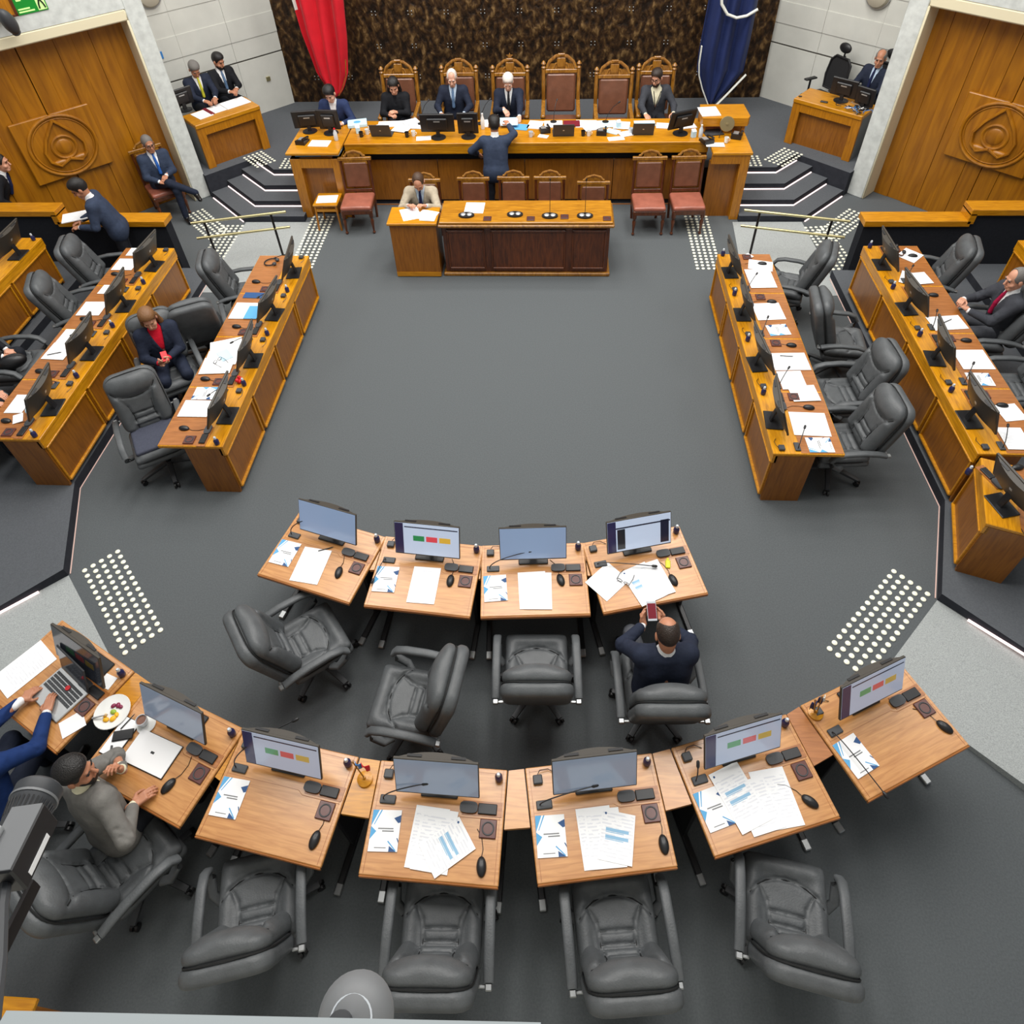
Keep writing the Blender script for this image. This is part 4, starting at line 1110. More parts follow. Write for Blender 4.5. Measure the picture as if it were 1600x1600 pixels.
KIND = {'I1': 'plain', 'I2': 'ui', 'I3': 'plain', 'I4': 'page', 'D1': 'uidark', 'D2': 'dim', 'D3': 'uidim', 'D4': 'dim', 'D5': 'dim', 'D6': 'uidim', 'D7': 'uidim'}
DESC = {'plain': 'monitor with plain pale blue screen', 'ui': 'monitor showing green, red and yellow buttons', 'page': 'monitor showing a document page', 'dark': 'dark monitor', 'uidark': 'dark monitor with faint buttons', 'dim': 'monitor with plain grey-blue screen', 'uidim': 'monitor showing muted coloured buttons'}
# small prototypes
def mic_proto(head, nm='gooseneck_microphone'):
    root = empty(nm, (0, 0, 0), 0, 'x', 'microphone')
    b = MB(); b.box((-.055, -.028, 0), (.055, .028, .016), .005); b.build('base', M['dgrey'], root, smooth=0)
    p0 = Vector((-.03, 0, .016)); p3 = Vector(head)
    d = p3 - p0
    p1 = p0 + Vector((0, 0, max(.06, d.z * .8))); pts = []
    for i in range(13):
        t = i / 12; pts.append(p0 * (1 - t) ** 2 + p1 * 2 * t * (1 - t) + p3 * t * t)
    b = MB(); b.tube(pts, .0045, 6); b.build('gooseneck', M['black'], root)
    e = (pts[-1] - pts[-2]).normalized()
    b = MB(); b.tube([p3 - e * .01, p3 + e * .0, p3 + e * .03, p3 + e * .04], [.006, .012, .012, .006], 10); b.build('head', M['black'], root)
    return root
MICP = {}
def put_mic(k, head_world_uvz, lab, u=-.355, v=.10):
    h = head_world_uvz; key = tuple(round(x, 2) for x in (h[0] - u, h[1] - v, h[2] - (topz(k))))
    if key not in MICP: MICP[key] = mic_proto(key)
    p = wpt(k, u, v)
    return inst(MICP[key], (p[0], p[1], topz(k)), R(DK[k][2]), lab, 'gooseneck desk microphones')
def coaster_proto():
    root = empty('coaster', (0, 0, 0), 0, 'x', 'coaster')
    b = MB(); b.box((-.057, -.057, 0), (.057, .057, .014), .004); b.build('pad', M['redbrown'], root, smooth=0)
    b = MB(); n = 20; b.tube([(.038 * cos(2 * pi * i / n), .038 * sin(2 * pi * i / n), .015) for i in range(n + 1)], .005, 6); b.build('ring', M['dgrey'], root)
    return root
def mouse_proto():
    root = empty('computer_mouse', (0, 0, 0), 0, 'x', 'mouse')
    f = Fld((-.05, -.08, -.02), (.05, .08, .06), .006); f.ell((0, 0, .008), (.033, .06, .03), k=.0); f.F = np.maximum(f.F, -(f.lo[2] + f.h * np.arange(f.n[2]) - .0)[None, None, :]); f.groove([(0, .01, .036), (0, .06, .02)], .004, .005)
    mesh_obj('shell', [f.mesh()], M['black'], root)
    b = MB(); b.tube([(0, .055, .01), (.01, .10, .004), (.0, .17, .004), (-.03, .22, .004)], .0025, 5); b.build('cable', M['black'], root)
    return root
def console_proto():
    root = empty('voting_console', (0, 0, 0), 0, 'x', 'voting console')
    b = MB(); b.box((-.14, -.045, 0), (.135, .045, .004)); b.build('plate', M['oak_edge'], root, smooth=0)
    b = MB(); b.prism([(-.095 + .062 * math.copysign(abs(cos(t)) ** .6, cos(t)), .036 * math.copysign(abs(sin(t)) ** .6, sin(t))) for t in [2 * pi * i / 20 for i in range(20)]], .004, .022); b.build('card_reader', M['dgrey'], root, smooth=40)
    b = MB(); b.box((-.03, -.036, .004), (.10, .03, .02), .004); b.build('keypad', M['black'], root, smooth=0)
    return root
def cable_box_proto():
    root = empty('cable_outlet', (0, 0, 0), 0, 'x', 'cable outlet')
    b = MB(); b.box((-.033, -.03, 0), (.033, .03, .03), .006); b.build('housing', M['dgrey'], root, smooth=0)
    b = MB(); b.tube([(0, .03, .015), (.02, .055, .03), (.08, .06, .02), (.13, .03, .006)], .003, 5); b.build('cable', M['black'], root)
    return root
def bottle_proto():
    root = empty('small_bottle', (0, 0, 0), 0, 'x', 'bottle')
    b = MB(); b.lathe([(.024, 0), (.027, .01), (.027, .055), (.016, .072), (.012, .08)], (0, 0, 0), 14); b.build('body', M['bottle'], root)
    b = MB(); b.lathe([(.013, .078), (.014, .10), (.009, .108)], (0, 0, 0), 12); b.build('cap', M['clear'], root)
    return root
P_co, P_mo, P_cn, P_cb, P_bo = coaster_proto(), mouse_proto(), console_proto(), cable_box_proto(), bottle_proto()
def put(proto, k, u, v, lab, group, tw=0, dz=0):
    p = wpt(k, u, v); return inst(proto, (p[0], p[1], topz(k) + dz), R(DK[k][2] + tw), lab, group)
MICH = {'I1': (-.15, .21, .98), 'I2': (-.43, -.12, .79), 'I3': (-.04, .16, .93), 'I4': (.08, -.03, .80), 'D3': (.02, .38, 1.12), 'D4': (-.10, .16, .95), 'D5': (-.01, .14, .9), 'D6': (-.36, .15, .89), 'D7': (-.34, -.36, .80)}
MOUSE = {'I1': (.23, -.12, 12), 'I2': (.23, -.04, 0), 'I3': (.23, -.03, 14), 'I4': (.21, -.18, 10), 'D2': (.21, -.18, -12), 'D3': (.36, -.21, -4), 'D4': (.34, -.25, 6), 'D5': (.40, -.22, -2), 'D6': (.31, -.22, 38), 'D7': (.39, -.19, 22)}
for k in DK:
    w = where(k); row = k[0] in 'LR'
    if k == 'L30': put_monitor('dark', k, 'dark monitor seen from behind on %s' % w, 0, .17); put(P_bo, k, -.38, .28, 'small dark blue bottle on %s' % w, 'small dark bottles on the desks'); continue
    if row: put_monitor('dark', k, 'black monitor seen from behind at %s' % w, 0, .16, (0, 6, -5, 3)[sum(map(ord, k)) % 4])
    else: put_monitor(KIND[k], k, '%s on %s' % (DESC[KIND[k]], w), .15 if k == 'D1' else (.03 if k == 'D2' else (-.03 if k in ('D6', 'D7') else 0)))
    on = 'at' if row else 'on'
    if row and k != 'R2b': put_mic(k, (-.2, -.02 + .04 * (ord(k[2]) % 2), topz(k) + .12), 'thin black gooseneck microphone at %s' % w)
    elif k in MICH: put_mic(k, MICH[k], 'grey-based gooseneck microphone on %s' % w)
    if k != 'R2b': put(P_co, k, .36, -.03, 'square oxblood coaster %s %s' % (on, w), 'square desk coasters')
    if row or k in MOUSE:
        mu = MOUSE.get(k, (.2 + .06 * (ord(k[-1]) % 3), -.20 + .05 * (ord(k[-1]) % 2), -8))
        put(P_mo, k, mu[0], mu[1], 'black computer mouse %s %s' % (on, w), 'black computer mice', mu[2])
    put(P_cn, k, .31, .09 if not row else .12, 'grey and black voting console %s %s' % (on, w), 'voting consoles on the desks')
    if k not in ('D1', 'D2'): put(P_cb, k, -.38, .26, 'small dark cable outlet %s %s' % (on, w), 'cable outlets on the desks')
    if k != 'D7': put(P_bo, k, .405, .285, 'small dark blue bottle %s %s' % (on, w), 'small dark bottles on the desks')
# sheets of paper: (x, y, angle, width, depth)
SHN = {}
def sheet(x, y, a, w, h, z, lab, m='print', group=None, name='paper_sheet', thick=.0025, bands=False):
    key = (name, round(w, 2), round(h, 2), m, bands, round(thick, 4))
    if key not in SHN:
        b = MB(); b.box((-w / 2, -h / 2, 0), (w / 2, h / 2, thick))
        if bands:
            for q in (-.04, .25):
                b.box((-w * .34, h * q * .5 - .012, thick), (w * .34, h * q * .5 + .008, thick + .0004), mat=1)
                b.box((-w * .34, h * q * .5 - .02, thick), (w * .2, h * q * .5 - .015, thick + .0004), mat=1)
            b.ell((-w * .38, h * .43, thick), (.008, .008, .001), 8, mat=2)
        o = b.build(name, [M[m], M['blueprint'], M['navy_print']], smooth=0)
        SHN[key] = o
    else:
        o = SHN[key].copy(); COL.objects.link(o)
    o.location = (x, y, z); o.rotation_euler.z = R(a)
    return tag(o, lab, 'paper' if name != 'folder' else 'folder', group)
def desk_sheet(k, u, v, a, w, h, lab, lvl=0, **kw):
    p = wpt(k, u, v)
    return sheet(p[0], p[1], DK[k][2] + a, w, h, topz(k) + .003 + lvl * .003, lab, **kw)
def booklet_proto():
    b = MB(); w, h, t = .198, .248, .006
    b.box((-w / 2, -h / 2, 0), (w / 2, h / 2, t))
    def tri(pts, m): b.add([(x * w, y * h, t + .0006) for x, y in pts], [tuple(range(len(pts)))], m)
    tri([(-.5, .5), (-.5, .1), (-.28, .5)], 1); tri([(-.5, .1), (-.5, -.22), (-.3, -.02)], 1); tri([(-.22, .5), (-.42, .14), (-.39, .14), (-.17, .5)], 1)
    tri([(.5, .38), (.26, .30), (.42, .18), (.5, .2)], 2); tri([(.42, -.18), (.46, -.18), (.5, -.24), (.5, -.3)], 2)
    tri([(.2, -.5), (.2, -.36), (.46, -.5)], 2); tri([(.12, -.26), (.15, -.24), (.44, -.46), (.44, -.5)], 1)
    tri([(-.3, -.40), (.1, -.40), (.1, -.42), (-.3, -.42)], 3); tri([(-.25, .06), (.28, .06), (.28, .03), (-.25, .03)], 3); tri([(-.1, .0), (.3, .0), (.3, -.03), (-.1, -.03)], 3)
    return b.build('booklet', [M['paper'], M['paper_blue'], M['navy_print'], M['grey']], smooth=0)
P_bk = booklet_proto()
def booklet(k, u, v, a, lab):
    o = P_bk if not P_bk.get('used') else P_bk.copy()
    if P_bk.get('used'): COL.objects.link(o)
    P_bk['used'] = 1; p = wpt(k, u, v)
    o.location = (p[0], p[1], topz(k) + .002); o.rotation_euler.z = R(DK[k][2] + a); tag(o, lab, 'booklet', 'white and blue booklets')
for k in ('I1', 'I2', 'I3', 'D3', 'D4', 'D5', 'D6', 'D7'): booklet(k, -.335, -.09, (-3 if k == 'D5' else 3), 'white booklet with blue triangles on %s' % where(k))
WS = 'loose white sheets on the desks'
for (k, u, v, a, w, h, lab, lvl, bd) in (
    ('I1', -.045, -.13, 8, .26, .35, 'white printed sheet beside a booklet on the first inner arc desk', 0, 0),
    ('I2', .01, -.105, 2, .24, .35, 'white printed sheet in the middle of the second inner arc desk', 0, 0),
    ('I3', -.015, -.115, 2, .24, .35, 'white printed sheet, the under one on the third inner arc desk', 0, 0),
    ('I3', .03, -.125, -2, .235, .35, 'white printed sheet, the upper one on the third inner arc desk', 1, 0),
    ('I4', -.345, -.075, 32, .29, .25, 'blank white sheet turned askew over the edge, fourth inner arc desk', 0, 0),
    ('I4', -.05, -.16, 14, .25, .36, 'white printed sheet with blue band, fourth inner arc desk', 1, 1),
    ('I4', .05, -.14, 8, .24, .34, 'white printed sheet nearest the mouse, fourth inner arc desk', 2, 0),
    ('D4', -.04, -.11, -3, .235, .37, 'white sheet, the straight under one on the fourth outer arc desk', 0, 0),
    ('D4', .01, -.12, -4, .25, .37, 'white sheet, the middle of three on the fourth outer arc desk', 1, 0),
    ('D4', .10, -.155, -53, .225, .31, 'blue-banded white sheet turned sideways on the fourth outer arc desk', 2, 1),
    ('D5', -.03, -.13, 0, .235, .36, 'white sheet, the straight under one on the fifth outer arc desk', 0, 0),
    ('D5', .02, -.14, -2, .24, .35, 'white sheet, the middle of three on the fifth outer arc desk', 1, 0),
    ('D5', .10, -.145, -17, .225, .30, 'blue-banded white sheet tilted on top, fifth outer arc desk', 2, 1),
    ('D6', .10, -.14, -6, .25, .37, 'white sheet nearest the mouse on the sixth outer arc desk', 0, 0),
    ('D6', -.04, -.15, 0, .24, .33, 'white sheet, the middle of three on the sixth outer arc desk', 1, 0),
    ('D6', -.14, -.07, 8, .235, .40, 'blue-banded white sheet on top, sixth outer arc desk', 2, 1)):
    desk_sheet(k, u, v, a, w, h, lab, lvl, bands=bool(bd), group=WS)
ROWP = {'R10': [(3.27, 8.03, -13.13, 0.31, 0.22), (3.21, 7.73, 2.05, 0.33, 0.41), (3.15, 8.24, 37.94, 0.1, 0.1)],
'R11': [(3.17, 7.04, 4.03, 0.34, 0.33), (3.21, 6.68, 7.42, 0.25, 0.2)],
'R12': [(3.22, 6.12, 2.15, 0.4, 0.29), (3.17, 5.81, 2.61, 0.27, 0.29), (3.25, 5.6, 4.44, 0.29, 0.24)],
'R13': [(3.2, 5.15, -2.15, 0.37, 0.33), (3.23, 4.86, 1.35, 0.27, 0.17)],
'R20': [(5.17, 8.09, 44.19, 0.26, 0.24), (4.95, 7.59, 62.81, 0.28, 0.13), (5.11, 7.57, 8.29, 0.24, 0.24)],
'R21': [(5.11, 6.69, 6.24, 0.39, 0.25)],
'R22': [(5.15, 6.05, 0.98, 0.34, 0.32), (5.09, 5.73, -1.15, 0.21, 0.17)],
'R23': [(5.19, 5.24, 8.47, 0.23, 0.23), (5.07, 4.88, -0.25, 0.24, 0.29)],
'R2b': [(4.88, 4.13, 4.98, 0.2, 0.26)],
'L11': [(-3.36, 7.31, -1.78, 0.28, 0.12), (-3.36, 6.98, -1.24, 0.36, 0.33)],
'L12': [(-3.38, 6.27, 18.77, 0.37, 0.3), (-3.36, 6.08, 6.83, 0.37, 0.27), (-3.37, 5.94, 3.87, 0.36, 0.28)],
'L13': [(-3.35, 5.48, 1.07, 0.26, 0.17), (-3.36, 5.24, -0.19, 0.33, 0.25)],
'L20': [(-5.32, 8.14, 0.18, 0.12, 0.19), (-5.28, 7.83, -0.7, 0.29, 0.27)],
'L21': [(-5.28, 7.26, -2.07, 0.16, 0.19), (-5.27, 6.85, 0.6, 0.3, 0.28)],
'L22': [(-5.30, 6.3, -1.82, 0.21, 0.28), (-5.28, 6.03, -3.13, 0.28, 0.29)],
'L23': [(-5.27, 5.16, 1, 0.2, 0.28), (-5.16, 4.94, 28.34, 0.1, 0.14)]}
for k, L_ in ROWP.items():
    for i, (x, y, a, w, h) in enumerate(L_):
        q = '' if len(L_) == 1 else ['far ', 'nearer ' if len(L_) == 2 else 'middle ', 'nearest '][i]
        if k == 'R10': q = ['middle ', 'nearest ', 'small farthest '][i]
        pm = 'print'
        if (k, i) in (('R11', 1), ('R13', 1), ('L13', 0), ('R22', 1)):
            o = P_bk.copy(); COL.objects.link(o); o.location = (x, y, topz(k) + .003); o.rotation_euler.z = R(a + (90 if k[0] == 'R' else -90))
            tag(o, '%sbooklet with blue print at %s' % (q, where(k)), 'booklet', 'white and blue booklets'); continue
        if (k, i) in (('L11', 0),): pm = 'navy_print'
        sheet(x, y, a, w, h, topz(k) + .004 + .003 * i, '%s%s at %s' % (q, 'white sheets' if pm == 'print' else 'dark blue brochure', where(k)), m=pm, group=WS if pm == 'print' else None)
p = (-3.30, 6.98); sheet(-3.26, 6.94, -1, .17, .26, .775, 'pale blue paper lying on sheets at left front bench', m='paper_blue')
sheet(-3.34, 6.12, 40, .13, .2, .778, 'pale blue leaflet on the person\'s heap of papers', m='paper_pale')
# red flower-like cloth on the person's place, headphones on the far place
b = MB()
for i in range(7): b.ell((.02 * cos(i * .9), .03 * sin(i * .9), .02 + .012 * (i % 3)), (.022, .02, .022), 10)
o = b.build('red_cloth', M['red']); o.location = (-3.02, 5.68, .762); tag(o, 'crumpled bright red cloth behind monitor at left front bench', 'cloth')
root = empty('headphones', (-3.36, 8.06, .768), R(30), 'black headphones lying on the far place of left front bench', 'headphones')
b = MB(); b.tube([(.09 * cos(t), .08 * sin(t), .012) for t in [pi * 1.6 * i / 16 for i in range(17)]], .008, 6); b.build('band', M['black'], root)
b = MB(); b.ell((.09, 0, .02), (.03, .03, .02), 12); b.ell((.03, -.08, .02), (.03, .03, .02), 12); b.build('ear_pad', M['dgrey'], root)
# sunglasses / headset at far right second bench
root = empty('headphones', (5.03, 8.16, .886), R(80), 'brown headphones beside papers at far right second bench', 'headphones')
b = MB(); b.tube([(.1 * cos(t), .08 * sin(t), .03 + .03 * sin(t)) for t in [pi * 1.5 * i / 16 for i in range(17)]], .009, 6); b.build('band', M['mahog'], root)
b = MB(); b.ell((.1, 0, .03), (.035, .025, .03), 12); b.ell((0, -.08, .02), (.035, .025, .02), 12); b.build('ear_pad', M['black'], root)
# yellow tag, glasses, pens
p = wpt('I4', .22, -.02); b = MB(); b.box((-.022, -.04, 0), (.022, .04, .012), .006); b.ell((0, .05, .006), (.012, .014, .006), 10)
o = b.build('yellow_marker', M['yellow'], smooth=0); o.location = (*p, .762); o.rotation_euler.z = R(-5); tag(o, 'bright yellow key tag on the fourth inner arc desk', 'key tag')
def pen(x, y, z, a, L, lab, m='black'):
    b = MB(); b.tube([(-L / 2, 0, .005), (L / 2 - .015, 0, .005), (L / 2, 0, .005)], [.0045, .0045, .001], 8); o = b.build('pen', M[m]); o.location = (x, y, z); o.rotation_euler.z = R(a); tag(o, lab, 'pen')
pen(-5.3, 5.98, .895, 20, .16, 'black pen on white sheets at left second bench'); pen(3.2, 6.2, .775, -4, .15, 'black pen on white sheets at right front bench')
pen(5.1, 6.7, .893, 30, .2, 'thin pen on the sheet before the person with crimson tie'); pen(*wpt('I1', .0, .06), .764, 20, .14, 'dark pen beside the console on the first inner arc desk')
def spectacles(x, y, z, a, lab):
    root = empty('spectacles', (x, y, z), R(a), lab, 'spectacles')
    b = MB()
    for s in (-1, 1): b.tube([(s * .033 + .026 * cos(t), 0, .02 + .018 * sin(t)) for t in [2 * pi * i / 14 for i in range(15)]], .003, 5)
    b.build('rims', M['black'], root)
    for s in (-1, 1):
        b = MB(); b.tube([(s * .058, 0, .025), (s * .06, -.06, .02), (s * .05, -.12, .004)], .0028, 5); b.build('temple', M['black'], root)
spectacles(*wpt('I4', -.22, -.12), .768, 150, 'black spectacles beside the askew sheet, fourth inner arc desk')
spectacles(-3.38, 6.0, .78, 60, 'dark spectacles on the person\'s heap of papers')
# small table flags
def table_flag(k, u, v, lab, cols):
    p = wpt(k, u, v); root = empty('table_flag', (p[0], p[1], .745 if k != 'D7' else .76), R(DK[k][2]), lab, 'table flag')
    b = MB(); b.lathe([(.055, 0), (.055, .018), (.035, .026), (.012, .03), (.008, .05)], (0, 0, 0), 18); b.build('base', M['oak'], root)
    for i, (dx, lean) in enumerate(((-.02, -.05), (.01, -.02)) if len(cols) > 2 else ((0, -.05),)):
        b = MB(); b.cyl((dx, 0, .04), (dx + lean, .02, .26), .005, n=8); b.ell((dx + lean, .02, .265), .009, 8); b.build('pole', M['throne_wood'], root)
    for i, (c, x0, x1, z0, z1) in enumerate(cols):
        vs = []; fs = []
        for j in range(5):
            for q in range(4):
                x = x0 + (x1 - x0) * q / 3; vs.append((x, .02 + .014 * sin(q * 2.1 + j * .5), z0 + (z1 - z0) * j / 4 - .02 * q / 3))
        for j in range(4):
            for q in range(3): fs.append((j * 4 + q, j * 4 + q + 1, j * 4 + q + 5, j * 4 + q + 4))
        b = MB(); b.add(vs, fs); o = b.build('cloth', M[c], root, smooth=60); md = o.modifiers.new('t', 'SOLIDIFY'); md.thickness = .003
table_flag('D3', .555, .22, 'tiny red, white and blue table flag between the third and fourth desks', (('blue', -.045, .0, .19, .25), ('flag_red', .0, .06, .18, .25)))
table_flag('D7', -.40, .26, 'pair of small navy table flags on the seventh outer arc desk', (('flag_blue', -.06, -.01, .08, .19), ('flag_blue', -.01, .03, .14, .23), ('flag_white', .0, .05, .17, .24)))
# ------------------------------------------------------------------ first two outer desks, left
x, y = wpt('D1', .10, -.06)
root = empty('laptop', (x, y, .762), R(DK['D1'][2] - 5), 'open grey laptop with a red tag on its keyboard', 'laptop')
b = MB(); b.box((-.19, -.14, 0), (.19, .13, .018), .005); b.build('base', M['lgrey'], root, smooth=0)
b = MB()
for r in range(5):
    for c in range(12): b.box((-.17 + c * .0285, .08 - r * .028, .018), (-.17 + c * .0285 + .024, .08 - r * .028 + .022, .022))
b.build('keyboard', M['dgrey'], root, smooth=0)
b = MB(); b.at((0, .135, .018), (-R(18), 0, 0)); b.box((-.19, -.006, 0), (.19, .006, .25), .003); lid = b.build('lid', M['dgrey'], root, smooth=0)
b = MB(); b.at((0, .135, .018), (-R(18), 0, 0)); b.box((-.18, -.008, .012), (.18, -.0055, .24)); b.build('screen', M['screen_dark'], lid, smooth=0)
b = MB(); b.lathe([(.02, 0), (.02, .006), (.0, .007)], (0, 0, 0), 14); o = b.build('red_tag', M['red']); o.location = (*wpt('D1', .13, .0), .786); tag(o, 'small red round tag lying on the laptop keyboard', 'tag')
root = empty('plate', (*wpt('D1', .59, .05), .764), 0, 'white plate of cut fruit between the first two outer desks', 'plate')
b = MB(); b.lathe([(.05, .012), (.06, .0), (.115, .012), (.135, .02), (.132, .024), (.11, .018), (.06, .010), (.0, .010)], (0, 0, 0), 32); b.build('dish', M['white'], root)
for i, (dx, dy, m, r) in enumerate(((-.02, -.06, 'food_y', .024), (.03, -.05, 'food_y', .026), (.045, -.02, 'food_y', .02), (.01, .0, 'food_g', .024), (-.01, .045, 'food_p', .02), (.025, .05, 'food_p', .022), (.05, .04, 'food_p', .018), (-.04, -.03, 'food_y', .016))):
    b = MB(); b.ell((0, 0, 0), (r, r * .8, r * .55), 12); o = b.build('fruit_piece', M[m]); q = wpt('D1', .59, .05); o.location = (q[0] + dx, q[1] + dy, .783); o.rotation_euler.z = i
    tag(o, '%s fruit piece on the white plate, %s' % ({'food_y': 'yellow', 'food_g': 'green', 'food_p': 'purple'}[m], ['near edge left', 'near edge right', 'right side', 'at its middle', 'far left', 'far middle', 'far right', 'left side'][i]), 'fruit', 'cut fruit on the plate')
b = MB(); b.tube([(-.09, -.04, 0), (.02, -.01, .006)], [.008, .004], 6); o = b.build('fork', M['steel']); q = wpt('D1', .59, .05); o.location = (q[0] - .03, q[1] - .02, .80); tag(o, 'small fork resting across the fruit plate', 'fork')
root = empty('cup', (*wpt('D2', -.27, .09), .762), 0, 'glass cup of tea on a saucer, second outer arc desk', 'cup')
b = MB(); b.lathe([(.03, 0), (.07, .008), (.068, .012), (.0, .008)], (.02, -.01, 0), 24); b.build('saucer', M['white'], root)
b = MB(); b.lathe([(.03, .01), (.04, .05), (.042, .075), (.038, .075), (.034, .02), (.0, .018)], (0, 0, 0), 20); b.build('glass', M['clear'], root)
b = MB(); b.lathe([(.035, .05), (.036, .062), (.0, .062)], (0, 0, 0), 18); b.build('tea', M['tea'], root)
desk_sheet('D1', -.34, -.07, -8, .27, .40, 'long printed sheet bending over the first outer arc desk', 0)
desk_sheet('D1', .39, -.16, -24, .14, .17, 'small white card near the front of the first outer desk', 0, m='paper')
desk_sheet('D1', .345, .19, 8, .11, .10, 'small white note beside the first outer arc monitor', 0, m='paper')
b = MB(); b.box((-.19, -.12, 0), (.19, .12, .008), .002, 0); b.box((-.185, -.115, .008), (.185, .115, .012), 0, 1); b.box((-.01, -.004, .0122), (.02, .012, .0126), 0, 0)
o = b.build('open_notebook', [M['black'], M['paper']], smooth=0); o.location = (*wpt('D2', -.06, -.055), .762); o.rotation_euler.z = R(DK['D2'][2] + 2); tag(o, 'open white notebook page on the second outer arc desk', 'notebook')
b = MB(); b.box((-.075, -.14, 0), (.075, .14, .008), .002, 0); b.box((-.07, -.135, .008), (.07, .135, .012), 0, 1)
o = b.build('open_notebook', [M['black'], M['paper']], smooth=0); o.location = (*wpt('D2', -.365, -.06), .762); o.rotation_euler.z = R(DK['D2'][2] + 2); tag(o, 'narrow white pad under a phone, second outer arc desk', 'notebook')
b = MB(); b.box((-.075, -.038, 0), (.075, .038, .009), .006); o = b.build('phone', M['black_gloss'], smooth=0); o.location = (*wpt('D2', -.35, -.04), .776); o.rotation_euler.z = R(DK['D2'][2] + 32); tag(o, 'black phone lying on the white pad, second outer desk', 'phone')
pen(*wpt('D2', -.39, .05), .776, 62, .13, 'black pen above the phone on the white pad'); 
b = MB(); b.tube([(0, 0, .004), (.02, -.06, .004)], .008, 8); o = b.build('earphone_case', M['black']); o.location = (*wpt('D2', -.37, -.13), .776); tag(o, 'small black earphone case on the narrow white pad', 'case')
# ------------------------------------------------------------------ things on the podium
def laptop_back(x, y, z, a, lab):
    root = empty('laptop', (x, y, z), R(a), lab, 'laptop', 'laptops on the podium')
    b = MB(); b.box((-.17, -.12, 0), (.17, .12, .018), .004); b.build('base', M['dgrey'], root, smooth=0)
    b = MB(); b.at((0, .12, .018), (-R(20), 0, 0)); b.box((-.17, -.005, 0), (.17, .006, .225), .004); lid = b.build('lid', M['dgrey'], root, smooth=0)
    b = MB(); b.at((0, .12, .018), (-R(20), 0, 0)); b.ell((0, .007, .11), (.015, .002, .012), 10); b.build('badge', M['lgrey'], lid)
    b = MB(); b.at((0, .12, .018), (-R(20), 0, 0)); b.box((-.16, -.007, .012), (.16, -.0045, .215)); b.build('screen', M['screen_dark'], lid, smooth=0)
laptop_back(-2.30, 11.22, 1.17, 178, 'grey laptop before the person all in black'); laptop_back(.66, 11.18, 1.17, 182, 'grey laptop before the tallest empty chair'); laptop_back(1.93, 11.2, 1.17, 180, 'grey laptop before the person with a lanyard')
def flat_monitor(x, y, z, a, w, h, zb, lab, tw=8):
    root = empty('monitor', (x, y, z), R(a), lab, 'monitor')
    b = MB(); b.at((0, 0, zb), (-R(tw), 0, 0)); b.box((-w / 2, -.015, 0), (w / 2, .02, h), .008); b.box((-w * .3, .02, h * .15), (w * .3, .05, h * .8), .015); b.build('case', M['black'], root, smooth=0)
    b = MB(); b.at((0, 0, zb), (-R(tw), 0, 0)); b.box((-w / 2 + .015, -.017, .02), (w / 2 - .015, -.014, h - .015)); b.build('screen', M['screen'], root, smooth=0)
    b = MB(); b.at((0, 0, zb), (-R(tw), 0, 0)); b.box((-.05, .05, h * .62), (.05, .053, h * .68)); b.build('badge', M['lgrey'], root, smooth=0)
    b = MB(); b.lathe([(.12, 0), (.12, .012), (.03, .02)], (0, .03, 0), 22); b.box((-.03, .02, .01), (.03, .05, zb + .12)); b.build('stand', M['black'], root, smooth=40)
flat_monitor(-3.56, 11.35, 1.17, 188, .48, .3, .06, 'black monitor back at the left podium end, outer one'); flat_monitor(-3.18, 11.28, 1.17, 176, .36, .34, .06, 'black monitor back at the left podium end, inner one')
flat_monitor(-1.36, 11.08, 1.17, 180, .55, .31, .09, 'wide black monitor back before the person with grey-blue tie'); flat_monitor(-.87, 11.1, 1.17, 180, .33, .36, .05, 'squarish black monitor back right of the wide one'); flat_monitor(2.52, 11.16, 1.17, 204, .46, .31, .09, 'black monitor turned sideways beside the lectern box', 14)
Z = 1.172
for (x, y, a, w, h, lab, m, dz) in ((-3.28, 10.86, -4, .33, .22, 'white paper on the left podium end block', 'print', 0), (-2.2, 11.58, 4, .5, .22, 'white papers before the person all in black, left ones', 'print', 0), (-1.82, 11.5, -6, .34, .24, 'white papers before the person all in black, right ones', 'print', .004),
    (-1.6, 11.02, 8, .24, .15, 'small white sheet left of the wide monitor stand', 'print', 0), (-.24, 11.52, 3, .3, .3, 'pale blue folder between the two facing persons', 'paper_pale', .05), (-.05, 11.42, -12, .28, .22, 'pale blue sheet under the reaching hands', 'paper_blue', 0),
    (.2, 11.5, -10, .24, .3, 'white sheet right of the pale blue folder', 'print', 0), (.5, 11.52, 2, .3, .26, 'white papers left of the maroon folder', 'print', 0), (1.04, 11.52, -3, .34, .28, 'white papers right of the maroon folder', 'print', 0),
    (1.34, 11.5, 4, .4, .26, 'light blue papers on the podium, right half', 'paper_pale', .003), (1.62, 11.44, -8, .26, .28, 'white papers beside the light blue ones', 'print', .006), (1.5, 10.96, 10, .26, .13, 'small white sheet at the podium front edge, right half', 'print', 0),
    (2.0, 11.52, 2, .34, .2, 'pale sheet before the person with a lanyard', 'paper_pale', 0), (2.66, 11.42, 12, .3, .22, 'white papers behind the sideways monitor', 'print', 0), (3.02, 10.72, -2, .28, .14, 'white sheet at the front of the right podium end', 'print', 0)):
    sheet(x, y, a, w, h, Z + dz, lab, m=m, thick=.006)
sheet(2.98, 11.36, 6, .3, .34, 1.423, 'white paper pile on top of the oak lectern box', m='print', thick=.01)
sheet(.8, 11.5, 1, .27, .2, 1.185, 'maroon folder lying on white papers on the podium', m='maroon', name='folder', thick=.015)
